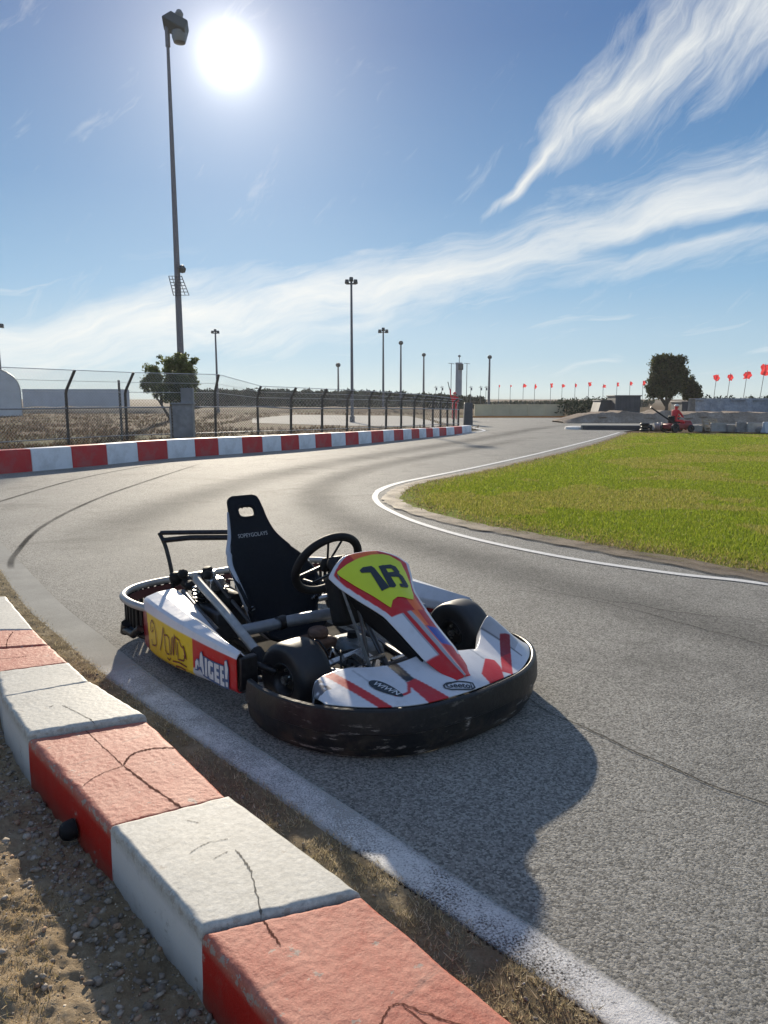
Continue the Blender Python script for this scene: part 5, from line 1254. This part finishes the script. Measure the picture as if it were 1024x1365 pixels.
def on_fp(x, y, up=.002):
    # x here means the centre-line x of the row
    t = float(np.interp(x, [a for a, b in tsx], [b for a, b in tsx])); wd = fwid_s(t); u = ((y-ycf(t))/wd+1)/2; u = max(0, min(1, u))
    a = Vector(fpan(u, t)); e = .004; du = Vector(fpan(min(1, u+e), t))-Vector(fpan(max(0, u-e), t)); dt = Vector(fpan(u, min(1, t+e)))-Vector(fpan(u, max(0, t-e)))
    n = du.cross(dt).normalized(); n = n if n.z > 0 else -n; return tuple(a+n*up)
def gridfill(name, poly, step, place, mat, parent, cols=None):
    xs = [p[0] for p in poly]; ys = [p[1] for p in poly]; nx = int((max(xs)-min(xs))/step)+1; ny = int((max(ys)-min(ys))/step)+1
    bm = bmesh.new(); f = bm.faces.new([bm.verts.new((x, y, 0)) for x, y in poly])
    for ax, lo, n in ((0, min(xs), nx), (1, min(ys), ny)):
        for i in range(1, n+1):
            co_ = [0, 0, 0]; co_[ax] = lo+i*step; no = [0, 0, 0]; no[ax] = 1
            bmesh.ops.bisect_plane(bm, geom=bm.verts[:]+bm.edges[:]+bm.faces[:], plane_co=co_, plane_no=no)
    for v in bm.verts: v.co = Vector(place(v.co.x, v.co.y))
    me = bpy.data.meshes.new(name); bm.to_mesh(me); bm.free(); me.materials.append(mat); me.polygons.foreach_set('use_smooth', [True]*len(me.polygons))
    o = bpy.data.objects.new(name, me); COL.objects.link(o); o.parent = parent; return o
def smooth_poly(P, n=6): return [(float(q[0]), float(q[1])) for q in catmull([(*p, 0) for p in P], n, True)]
M['lime'] = simple('lime_number_plate', LIME, .38, 0, .05, 10, coat=.3, dirt=(.3, .28, .12), dirt_amt=.3)
pl = gridfill('number_plate', PLATE, .02, lambda x, y: on_fp(x, y, .003), M['lime'], fp)
# figures: read looking at the kart from the front, so rightwards is +y and up is -x
def dig(x, y): return on_fp(x, y, .005)
g1 = [(1.092, -.122), (1.081, -.096), (1.083, -.049), (1.096, -.040), (1.204, -.034), (1.212, -.084), (1.115, -.077), (1.106, -.121)]
g2 = [[(1.090, -.012), (1.088, .021), (1.200, .010), (1.209, -.010), (1.203, -.034)], [(1.090, -.008), (1.089, .064), (1.101, .088), (1.131, .090), (1.145, .066), (1.145, .034), (1.133, .036), (1.129, .056), (1.111, .053), (1.108, .0)], [(1.129, .006), (1.130, .077), (1.154, .092), (1.204, .088), (1.215, .070), (1.210, .030), (1.194, .034), (1.192, .056), (1.158, .060), (1.152, .004)]]
filled('number', [g1]+g2, M['letters_dark'], pl, dig) if False else None
for nm, polys in (('figure', [g1]), ('figure', g2)):
    filled(nm, polys, M['letters_dark'], fp, dig)
map_text('lettering', 'PVINTRO', bpy.data.materials['white_lettering'] if False else simple('pale_orange_ink', (.75, .25, .08), .5), fp, lambda a, b: on_fp(1.014-b, -.035+a, .003), .026, 0, .0)
# black underside bracket of the panel
def fpan_in(u, t):
    p = Vector(fpan(.04+.92*u, .15+t*.82)); return tuple(p+Vector((-.02, 0, -.022-.03*(1-abs(2*u-1)))))
panel('panel_backing', fpan_in, 20, 60, M['grip'], kart, solid=.004)
def skirt(u, v):
    t = .34+.58*v; p = Vector(fpan(.03, t)); d = .035+.075*math.sin(math.pi*min(1, v*1.05))**.8
    return tuple(p+Vector((-.012-.25*d*u, .010+.02*u, -.012-d*u)))
panel('panel_skirt', skirt, 6, 60, M['grip'], kart, solid=.005, out=(0, -1, 0))
for sy in (-1, 1):
    mb = MB(); mb.tube([(1.10, YC+.14*sy, .56), (1.16, YC+.13*sy, .40), (1.22, YC+.12*sy, .14)], .009, 8); mb.build('panel_bracket', M['frame_metal'], kart)
mb = MB(); mb.v = [(1.06, -.235, .60), (1.075, -.235, .60), (1.30, -.205, .20), (1.27, -.205, .20), (1.06, -.231, .60), (1.075, -.231, .60), (1.30, -.201, .20), (1.27, -.201, .20)]; mb.f = [(0, 1, 2, 3), (7, 6, 5, 4), (0, 4, 5, 1), (1, 5, 6, 2), (2, 6, 7, 3), (3, 7, 4, 0)]; mb.m = [0]*6
mb.build('stay', M['tank'], kart)

# ---- side pods
def make_pod(sg):
    PR = [(0, -.125, .055, .215, .285, .335, -.700, -.560, .310), (.06, -.10, .045, .25, .318, .345, -.735, -.545, .330), (.2, .08, .040, .262, .322, .342, -.752, -.545, .318), (.4, .33, .055, .265, .315, .330, -.752, -.570, .285), (.6, .56, .080, .270, .312, .322, -.745, -.600, .262), (.8, .78, .105, .275, .310, .316, -.735, -.635, .262), (1, 1.00, .125, .283, .308, .311, -.722, -.672, .285)]
    # t: x, z bottom, z colour break, z ridge, z top, y outer, y inner, z inner
    def f(u, t):
        x, zb, zc, zr, zt, yo, yi, zi = lerp_rows(PR, t)
        pts = [(yo+.10, zb-.01), (yo+.012, zb), (yo, zb+.02), (yo, zc), (yo+.008, zr-.008), (yo+.022, zr+.003), (yo+(yi-yo)*.45, (zr+zt)/2+.006), (yi-.012, zi+.012), (yi, zi), (yi+.006, zi-.05)]
        ks = [0, .08, .12, .50, .58, .64, .80, .94, .97, 1.0]
        y = float(np.interp(u, ks, [p[0] for p in pts])); z = float(np.interp(u, ks, [p[1] for p in pts]))
        return (x+(.03*(z-.17) if t < .05 else 0), y*sg, z)
    def paint(u, t, p):
        x, y, z = p; zc = lerp_rows(PR, t)[2]; zb = lerp_rows(PR, t)[1]
        if u > .50 or z > zc+.002: return WHITE
        if u < .07: return BLK
        xs = x-.03*math.sin((z-.1)*14)
        if x < .015-.15*(z-.1): return DRED
        if x < .585: return YELLOW
        if x < .885 and z < zb+.045: return (.50, .53, .58)
        return RED
    o = panel('side_pod', f, 130, 200, M['paint'], kart, paint, solid=.005, out=(0, -sg, .3))
    def place(x, z, up=.003): 
        t = float(np.interp(x, [r[1] for r in PR], [r[0] for r in PR])); yo = lerp_rows(PR, t)[5]; return (x, (yo-up)*sg, z)
    return o, place, f
pod, pplace, podf = make_pod(1)
# ink scrawl on the yellow field (along x, up z)
SCR = [[(.060, .175), (.062, .215), (.085, .240), (.120, .225), (.140, .180), (.142, .120), (.128, .108), (.075, .100), (.072, .130)], [(.075, .170), (.095, .185), (.100, .205)],
       [(.195, .100), (.225, .160), (.250, .238), (.262, .200), (.270, .120), (.290, .105), (.320, .110)], [(.262, .200), (.300, .205), (.325, .195)], [(.325, .195), (.330, .120), (.345, .112), (.360, .200), (.372, .215), (.372, .120)],
       [(.375, .118), (.395, .235), (.412, .130)], [(.405, .220), (.450, .215), (.470, .190), (.500, .185), (.515, .150), (.495, .120), (.430, .112), (.428, .200)], [(.50, .20), (.53, .135), (.50, .150)], [(.36, .085), (.44, .098), (.53, .098)], [(.40, .070), (.46, .078), (.52, .078)], [(.29, .085), (.32, .078), (.335, .095)]]
SCR = [[(.06+(x-.06)*.98, z+.0+.012*(x/.5)) for x, z in L] for L in SCR]
strokes('scrawled_lettering', SCR, .0075, M['letters_maroon'], pod, lambda x, z: pplace(x, z, .004))
AG = [[(.614, .124), (.616, .170), (.637, .190), (.658, .188), (.672, .226), (.690, .239), (.704, .219), (.735, .221), (.770, .219), (.83, .222), (.87, .226), (.902, .228), (.908, .254), (.93, .264), (.943, .224), (.942, .160), (.938, .128), (.86, .120), (.78, .118), (.70, .120), (.66, .146), (.64, .128)]]
filled('letter_edge', AG, M['letters_blue'], pod, lambda x, z: pplace(x, z, .004))
LET = [[(.620, .132), (.622, .168), (.640, .186), (.656, .180), (.658, .150), (.640, .160), (.636, .135)], [(.664, .155), (.676, .222), (.690, .234), (.700, .215), (.712, .130), (.695, .128), (.690, .150), (.680, .160)], [(.720, .128), (.722, .216), (.742, .216), (.742, .128)],
       [(.752, .140), (.752, .205), (.770, .215), (.800, .212), (.800, .192), (.775, .192), (.773, .152), (.786, .152), (.786, .168), (.802, .168), (.802, .130), (.765, .128)], [(.812, .128), (.812, .216), (.855, .218), (.855, .198), (.832, .196), (.832, .182), (.852, .182), (.852, .164), (.832, .164), (.832, .150), (.856, .150), (.856, .130)],
       [(.866, .128), (.866, .220), (.898, .224), (.898, .205), (.884, .203), (.884, .186), (.900, .186), (.900, .168), (.884, .166), (.884, .150), (.902, .150), (.902, .130)], [(.912, .170), (.910, .250), (.928, .258), (.938, .222), (.930, .172)], [(.914, .135), (.914, .158), (.934, .160), (.934, .137)]]
filled('lettering', LET, M['letters_white'], pod, lambda x, z: pplace(x, z, .0055))
pod2, _, _ = make_pod(-1)
mb = MB(); mb.box((1.00, -.668, .215), (.04, .085, .15)); mb.tube([(.92, -.66, .13), (1.08, -.60, .12)], .018, 8); mb.tube([(.92, -.66, .25), (1.05, -.55, .20)], .016, 8); mb.build('pod_bracket', M['dark_metal'], kart, bevel=.008)

# ---- rear bumper
RB = [(-.06, -.72), (-.22, -.755), (-.40, -.745), (-.53, -.66), (-.60, -.52), (-.625, -.30), (-.63, 0), (-.625, .30), (-.60, .52), (-.53, .66), (-.40, .735), (-.2, .75), (-.06, .72)]
ra = catmull([(*p, 0) for p in RB], 8); rf = [(Vector(p), -o, u) for p, o, u in arc_frames(ra)]
mb = MB(); mb.tube([Vector(p)+Vector((0, 0, .262)) for p in ra], .0215, 12); rb = mb.build('rear_bumper', M['rear_tube'], kart)
mb = MB(); mb.tube([Vector(p)-o*.01+Vector((0, 0, .095)) for p, o, u in rf], .022, 10); mb.build('lower_tube', M['dark_metal'], rb)
n = len(rf); slot = []
mb = MB()
for a in range(2, n-3, 2):
    seg = rf[a:a+2]
    mb.sweep([(p-o*.012, o, u) for p, o, u in seg], [(-.008, .10), (.008, .10), (.008, .245), (-.008, .245)])
me_b = mb.build('slotted_guard', M['grip'], rb)
mb = MB(); mb.sweep([(p-o*.022, o, u) for p, o, u in rf[1:-1]], [(-.004, .19), (.004, .19), (.004, .24), (-.004, .24)]); mb.build('inner_band', simple('maroon_inner_band', (.09, .02, .02), .6), rb)
mb = MB(); mb.tube([(-.30, -.77, .09), (-.16, -.775, .10), (-.12, -.75, .14)], .022, 10); mb.tube([(-.33, -.765, .07), (-.30, -.765, .13)], .03, 10); mb.build('corner_foot', M['dark_metal'], rb)

# ---- seat
SY = -.105
SROW = [(0, -.118, .835, .066, 0, .0), (.035, -.108, .822, .094, 0, .0), (.12, -.072, .768, .108, .0, 0), (.22, -.030, .690, .122, .0, 0), (.32, .012, .612, .146, .012, 0), (.42, .055, .525, .196, .05, 0), (.5, .088, .455, .232, .10, 0), (.6, .13, .365, .246, .165, 0), (.7, .172, .275, .240, .20, 0), (.78, .215, .195, .225, .20, 0), (.85, .275, .135, .215, .17, .02), (.92, .37, .105, .20, .115, .05), (1, .50, .125, .185, .06, .04)]
def seatf(u, t, offn=0):
    cx, cz, wd, wing, _ = lerp_rows(SROW, t); e = .01; a = lerp_rows(SROW, min(1, t+e)); b = lerp_rows(SROW, max(0, t-e)); tx_, tz = a[0]-b[0], a[1]-b[1]; L = math.hypot(tx_, tz) or 1
    nx, nz = -tz/L, tx_/L       # forward / up
    if nx < 0 and nz < 0: nx, nz = -nx, -nz
    s = 2*u-1; q = wing*abs(s)**3.0
    return (cx+nx*(q+offn), SY+wd*(s if abs(s) < .85 else math.copysign(.85+(abs(s)-.85)*(.75 if wing > .05 else 1), s)), cz+nz*(q+offn))
def hole_d(y, z): # superellipse hole in the head of the seat
    return (abs(y-SY)/.060)**3.2+(abs(z-.746)/.036)**3.2
V, F, _ = gsurf(seatf, 96, 200)
used = np.zeros(len(V), bool)
inside = np.array([hole_d(v[1], v[2]) < 1 and v[2] > .6 for v in V])
keep = [q for q in F if not all(inside[i] for i in q)]
for q in keep:
    for i in q:
        if inside[i]:
            y, z = V[i][1]-SY, V[i][2]-.746; d = hole_d(V[i][1], V[i][2]); k = (1/max(d, 1e-4))**(1/3.2); y2, z2 = y*k, z*k
            V[i] = (V[i][0]-(z2-z)*.52, SY+y2, .746+z2)
            inside[i] = False
st = big_mesh('seat', V, keep, M['fabric']); st.parent = kart; st.data.polygons.foreach_set('use_smooth', [True]*len(st.data.polygons))
st.data.materials.append(M['shell'])
m_ = st.modifiers.new('solid', 'SOLIDIFY'); m_.thickness = .022; m_.offset = -1; m_.material_offset = 1; m_.material_offset_rim = 0
# which way does the surface face? make the fabric the front
if Vector(st.data.polygons[len(keep)//3].normal).x < 0: st.data.flip_normals()
def on_seat(a, b):
    t = float(np.interp(.605+b, [r[2] for r in SROW[:9]][::-1], [r[0] for r in SROW[:9]][::-1])); wd = lerp_rows(SROW, t)[2]; return seatf((a/wd+1)/2, t, .003)
tr_ = []
for i in range(48):
    a = 2*math.pi*i/48; ca, sa = math.cos(a), math.sin(a); k = (abs(ca)**3.2+abs(sa)**3.2)**(-1/3.2)
    yy, zz = .060*ca*k, .746+.036*sa*k; tt = float(np.interp(zz, [r[2] for r in SROW[:9]][::-1], [r[0] for r in SROW[:9]][::-1])); p_ = Vector(seatf(.5, tt, -.010)); tr_.append((p_.x, SY+yy, p_.z))
mb = MB(); mb.tube(tr_, .0135, 8, closed=True); mb.build('grip_hole_trim', M['fabric'], st)
map_text('seat_lettering', 'SOPEYGOLAYS', simple('grey_thread', (.36, .37, .38), .6), st, lambda a, b: on_seat(a-.005, b), .030, .1, .004, .95)
ed_ = [Vector(seatf(0, .14+.62*i/40, -.012))+Vector((-.004, -.002, 0)) for i in range(41)]
mb = MB(); mb.tube(ed_, [.006+.009*math.sin(math.pi*i/40)**.6 for i in range(41)], 8); mb.build('shell_edge', M['shell'], st)
for sy in (-1, 1):
    mb = MB(); mb.tube([(.02, SY+.20*sy, .40), (.02, SY+.30*sy, .30), (0, SY+.34*sy, .12)], .012, 8); mb.build('seat_stay', M['dark_metal'], kart)

# ---- steering
SC_ = Vector((.652, -.012, .540)); ax_u = Vector((0, 1, 0)); ax_v = Vector((.10, 0, .18)).normalized(); ax_n = ax_u.cross(ax_v)
pts = []
for i in range(48):
    a = 2*math.pi*i/48; ca, sa = math.cos(a), math.sin(a); rr = .188*(1-.05*max(0, -sa)**4)
    pts.append(SC_+ax_u*(rr*ca)+ax_v*(rr*sa*.98))
mb = MB(); mb.tube(pts, .0225, 12, closed=True); sw = mb.build('steering_wheel', M['grip'], kart)
for a in (R(200), R(-20), R(75), R(105)):
    mb = MB(); d = ax_u*math.cos(a)+ax_v*math.sin(a); q = SC_-ax_n*.0; mb.tube([q+d*.035-ax_n*.0, q+d*.175], .006 if a > R(30) and a < R(150) else .012, 6); mb.build('spoke', M['dark_metal'], sw)
mb = MB(); nrm_ = ax_n if ax_n.x < 0 else -ax_n
Mx = Matrix((ax_u, ax_v, nrm_)).transposed(); mb.box(SC_-nrm_*.02+ax_v*.02, (.10, .07, .05), Mx); mb.build('hub', M['grip'], sw, bevel=.012)
mb = MB(); mb.tube([SC_-nrm_*.02, SC_-nrm_*.30, Vector((1.20, -.03, .13))], .014, 10); mb.build('steering_column', M['frame_metal'], kart)
# dark dash pod between wheel and front panel; lower box added to shade nose
mb = MB(); mb.box((.90, -.02, .575), (.16, .24, .07), Matrix.Rotation(R(25), 3, 'Y')); mb.box((.92, -.05, .43), (.12, .22, .26), Matrix.Rotation(R(-18), 3, 'Y')); mb.build('dash', M['grip'], kart, bevel=.025)
mb = MB(); mb.tube([(.72, -.20, .50), (.86, -.235, .52), (1.02, -.22, .60)], .007, 6); mb.build('shift_cable', M['dark_metal'], kart)
mb = MB(); mb.tube([(.86, .16, .54), (.66, .30, .50), (.42, .36, .46)], .009, 6); mb.build('brake_hose', M['dark_metal'], kart)

# ---- wheels
def wheel(name, x, y, r, wdt, steer, front):
    W_ = empty(name, (x, y, r)); W_.parent = kart; W_.rotation_euler = (0, 0, R(steer)); sg = -1 if y < 0 else 1
    Mx = Matrix.Rotation(R(90), 4, 'X'); h = wdt/2
    prof = [(.068, -h*.82), (.078, -h*.95), (r*.80, -h*1.05), (r*.92, -h*1.0), (r*.982, -h*.82), (r, -h*.5), (r*1.002, 0), (r, h*.5), (r*.982, h*.82), (r*.92, h*1.0), (r*.80, h*1.05), (.078, h*.95), (.068, h*.82)]
    mb = MB(); mb.lathe(prof, 56, Mx); mb.build('tyre', M['rubber'], W_, angle=50)
    mb = MB(); pr = [(.0, -h*.25), (.04, -h*.28), (.055, -h*.55), (.066, -h*.88), (.076, -h*.97), (.081, -h*.9), (.071, -h*.5), (.071, h*.5), (.081, h*.9), (.076, h*.97), (.066, h*.88), (.055, h*.45), (.03, h*.40), (.0, h*.40)]; mb.lathe(pr, 40, Mx, closed=False); mb.build('rim', M['rim_metal'], W_)
    mb = MB()
    for k in range(3):
        a = 2*math.pi*k/3; mb.tube([(.038*math.cos(a), -h*.62, .038*math.sin(a)), (.038*math.cos(a), h*.62, .038*math.sin(a))], .007, 6)
    mb.tube([(0, -h*.95, 0), (0, h*.8, 0)], .017, 10); mb.build('hub', M['bright_metal'], W_)
    mb = MB(); a0 = Vector((.055, -h*.9*-sg, .03)); mb.tube([a0, a0+Vector((.01, .02*sg, .008))], .0035, 6); mb.build('valve', M['bright_metal'], W_)
wheel('front_wheel', 1.06, -.455, .165, .165, 8, True); wheel('front_wheel', 1.05, .57, .165, .165, 8, True)
wheel('rear_wheel', 0, -.575, .148, .20, 0, False); wheel('rear_wheel', 0, .575, .148, .20, 0, False)

# ---- chassis, floor, controls
def rail(name, P, r, mat, n=8, seg=8): mb = MB(); mb.tube(catmull(P, n), r, seg); return mb.build(name, mat, kart)
for sy in (-1, 1):
    rail('frame_rail', [(-.45, .30*sy, .09), (-.1, .32*sy, .075), (.45, .33*sy, .07), (.9, .26*sy, .07), (1.25, .20*sy, .075), (1.50, .18*sy, .09)], .016, M['frame_metal'])
    rail('pod_bar', [(.1, .33*sy, .08), (.12, .55*sy, .09), (.25, .66*sy, .10), (.7, .66*sy, .10), (.85, .5*sy, .09), (.85, .30*sy, .08)], .011, M['frame_metal'])
    rail('bumper_stay', [(1.45, .2*sy, .09), (1.62, .24*sy, .10), (1.72, .27*sy, .11)], .011, M['frame_metal'])
    mb = MB(); mb.tube([(1.05, .24*sy, .13), (1.05, .42*sy+(.04 if sy > 0 else 0), .15)], .022, 10); mb.box((1.05, .38*sy, .15), (.05, .05, .12)); mb.build('stub_axle', M['frame_metal'], kart, bevel=.006)
    mb = MB(); mb.tube([(1.14, .03*sy, .15), (1.12, .38*sy, .165)], .009, 8); mb.tube([(1.12, .36*sy, .15), (1.12, .36*sy, .19)], .012, 8); mb.build('tie_rod', M['bright_metal'], kart)
for X, Yw in ((1.02, .30), (.55, .33), (-.35, .30)):
    mb = MB(); mb.tube([(X, -Yw, .075), (X, Yw, .075)], .016, 8); mb.build('cross_rail', M['frame_metal'], kart)
mb = MB(); mb.box((.62, -.01, .055), (1.80, .58, .006)); mb.build('floor_tray', simple('floor_tray', (.018, .017, .016), .9, 0, .3, 12, dirt=(.04, .03, .02), dirt_amt=.6, spec=.1), kart, bevel=.002)
mb = MB(); mb.tube([(0, -.62, .148), (0, .62, .148)], .02, 14); mb.build('rear_axle', M['bright_metal'], kart)
mb = MB(); mb.lathe([(.03, -.006), (.095, -.006), (.095, .006), (.03, .006)], 36, Matrix.Translation((0, .22, .148)) @ Matrix.Rotation(R(90), 4, 'X')); mb.build('brake_disc', M['bright_metal'], kart)
mb = MB(); mb.lathe([(.02, -.004), (.088, -.004), (.092, 0), (.088, .004), (.02, .004)], 40, Matrix.Translation((0, -.30, .148)) @ Matrix.Rotation(R(90), 4, 'X')); mb.build('sprocket', M['dark_metal'], kart)
# big padded cross tube and the side bar
rail('cross_tube', [(.60, -.515, .262), (.63, -.40, .272), (.68, -.22, .288), (.74, .02, .298), (.80, .22, .296), (.84, .36, .285), (.86, .48, .26)], .030, M['tube_grey'], 6, 14)
mb = MB(); mb.lathe([(.033, -.03), (.036, -.02), (.036, .02), (.033, .03)], 16, Matrix.Translation((.66, -.30, .282)) @ Matrix.Rotation(R(15), 4, 'Z') @ Matrix.Rotation(R(90), 4, 'X')); mb.build('tube_clamp', M['dark_metal'], kart)
rail('side_bar', [(.07, -.485, .425), (.12, -.495, .408), (.45, -.50, .318), (.80, -.515, .215)], .0235, M['rear_tube'], 6, 14)
rail('side_bar_end', [(.795, -.515, .217), (.85, -.52, .19), (.88, -.53, .13)], .031, M['grip'], 5, 12)
rail('lower_bar', [(-.05, -.52, .33), (.2, -.545, .29), (.45, -.55, .235)], .014, M['frame_metal'], 5, 10)
for k, (a, b) in enumerate((((.10, -.40, .41), (.40, -.30, .17)), ((.16, -.38, .37), (.05, -.18, .20)), ((-.1, -.30, .36), (.1, -.22, .28)))):
    mb = MB(); mb.tube([a, b], .011, 8); mb.build('strut', M['frame_metal'], kart)
# fuel tank, pedals, odds and ends ahead of the cross tube
mb = MB(); mb.box((.93, -.03, .15), (.30, .20, .13), taper=.85); ft = mb.build('fuel_tank', M['tank'], kart, bevel=.03)
mb = MB(); mb.lathe([(0, .03), (.025, .028), (.028, .0), (0, 0)], 16, Matrix.Translation((.90, -.03, .215)), closed=False); mb.build('cap', M['grip'], ft)
for sy in (-.16, .13):
    mb = MB(); P = [(1.18, sy, .075), (1.23, sy, .15), (1.26, sy, .245)]; mb.tube(P, .008, 8); mb.tube([(1.26, sy-.045, .24), (1.27, sy+.045, .245)], .011, 8); mb.build('pedal', M['bright_metal'], kart)
mb = MB(); mb.add([(.98, -.33, .15), (1.10, -.12, .235), (1.22, -.10, .20), (1.30, -.17, .165), (1.28, -.19, .155), (1.19, -.14, .185), (1.10, -.16, .215), (1.02, -.33, .14)]+[(x, y, z-.012) for x, y, z in [(.98, -.33, .15), (1.10, -.12, .235), (1.22, -.10, .20), (1.30, -.17, .165), (1.28, -.19, .155), (1.19, -.14, .185), (1.10, -.16, .215), (1.02, -.33, .14)]],
   [tuple(range(8)), tuple(range(15, 7, -1))]+[(i, (i+1) % 8, 8+(i+1) % 8, 8+i) for i in range(8)]); mb.build('control_arm', M['bright_metal'], kart)
mb = MB(); mb.tube([(1.0, -.36, .165), (1.30, -.26, .185)], .017, 10); mb.build('front_torsion_bar', M['tube_grey'], kart)
for i in range(18):
    a = Vector((rng.uniform(.85, 1.25), rng.uniform(-.34, .02), rng.uniform(.10, .2))); b = a+Vector((rng.uniform(-.14, .18), rng.uniform(-.12, .14), rng.uniform(-.05, .06)))
    mb = MB(); mb.tube(catmull([a, (a+b)/2+Vector((0, 0, .04)), b], 5), .005, 6); mb.build('cable', M['dark_metal'] if i % 3 else M['bright_metal'], kart)
mb = MB(); mb.box((.80, -.17, .17), (.16, .14, .10)); mb.lathe([(0, .05), (.05, .045), (.055, 0), (0, 0)], 14, Matrix.Translation((.80, -.17, .22)), closed=False); mb.build('rusty_box', M['clear'], kart, bevel=.015)

# ---- engine at the right rear
eng = empty('engine', (.0, -.36, .0)); eng.parent = kart
mb = MB(); mb.box((.10, 0, .17), (.24, .20, .18)); mb.build('crankcase', M['frame_metal'], eng, bevel=.02)
mb = MB()
for k in range(7): mb.box((-.05, 0, .20+k*.022), (.15, .17, .007))
mb.box((-.05, 0, .27), (.10, .12, .17)); mb.build('cylinder', M['dark_metal'], eng, bevel=.002)
mb = MB(); mb.tube(catmull([(-.12, .0, .25), (-.22, .02, .24), (-.32, .08, .22), (-.38, .25, .20)], 6), [.022, .022]+[.035]*16+[.04], 12); mb.build('exhaust', M['frame_metal'], eng)
mb = MB(); mb.lathe([(0, -.075), (.045, -.07), (.05, -.05), (.05, .05), (.045, .07), (0, .075)], 20, Matrix.Translation((.16, .03, .30)) @ Matrix.Rotation(R(90), 4, 'Y'), closed=False); mb.build('air_filter', M['grip'], eng)
mb = MB(); mb.box((.05, -.02, .375), (.10, .09, .07)); mb.tube([(.05, -.02, .41), (.05, -.02, .45)], .018, 8); mb.build('carburettor', M['bright_metal'], eng, bevel=.01)
for i, (x, y, z, r_) in enumerate(((-.26, -.12, .365, .036), (-.19, -.10, .395, .030), (-.235, -.06, .33, .042), (.02, -.04, .445, .030), (.06, -.06, .43, .026), (-.02, -.06, .40, .034), (-.10, -.10, .345, .030), (.07, -.10, .385, .024), (-.31, -.10, .325, .030))):
    mb = MB(); mb.lathe([(0, -r_*.8), (r_*.7, -r_*.75), (r_, -r_*.3), (r_*.95, r_*.4), (r_*.6, r_*.85), (0, r_*.9)], 12, Matrix.Translation((x, y, z)) @ Matrix.Rotation(i*1.1, 4, 'X'), closed=False); mb.build('knob', M['grip'] if i % 3 != 2 else M['dark_metal'], eng, angle=30)
for i in range(10):
    a = Vector((rng.uniform(-.25, .12), rng.uniform(-.14, .05), rng.uniform(.28, .42))); b = Vector((rng.uniform(-.2, .25), rng.uniform(-.14, .10), rng.uniform(.22, .40)))
    mb = MB(); mb.tube(catmull([a, (a+b)/2+Vector((0, -.02, .05)), b], 5), .0055, 6); mb.build('hose', M['dark_metal'] if i % 4 else M['bright_metal'], eng)
# ---- the rack behind the seat
mb = MB(); mb.tube(catmull([(-.28, -.49, .30), (-.285, -.492, .40), (-.325, -.505, .54), (-.375, -.52, .615)], 6), .0125, 8); rk = mb.build('rack_post', M['dark_metal'], kart)
for z, dz in ((.618, .622), (.575, .590)):
    mb = MB(); mb.tube([(-.365 if z > .6 else -.345, -.515, z), (-.24, -.39, dz+.003), (-.075, -.225, dz+.010)], .0135 if z > .6 else .016, 8, squash=1.0); mb.build('rack_bar', M['dark_metal'], rk)
mb = MB(); mb.tube([(-.28, .38, .20), (-.16, .26, .36), (.02, .08, .48)], .011, 8); mb.build('rack_stay', M['dark_metal'], kart)
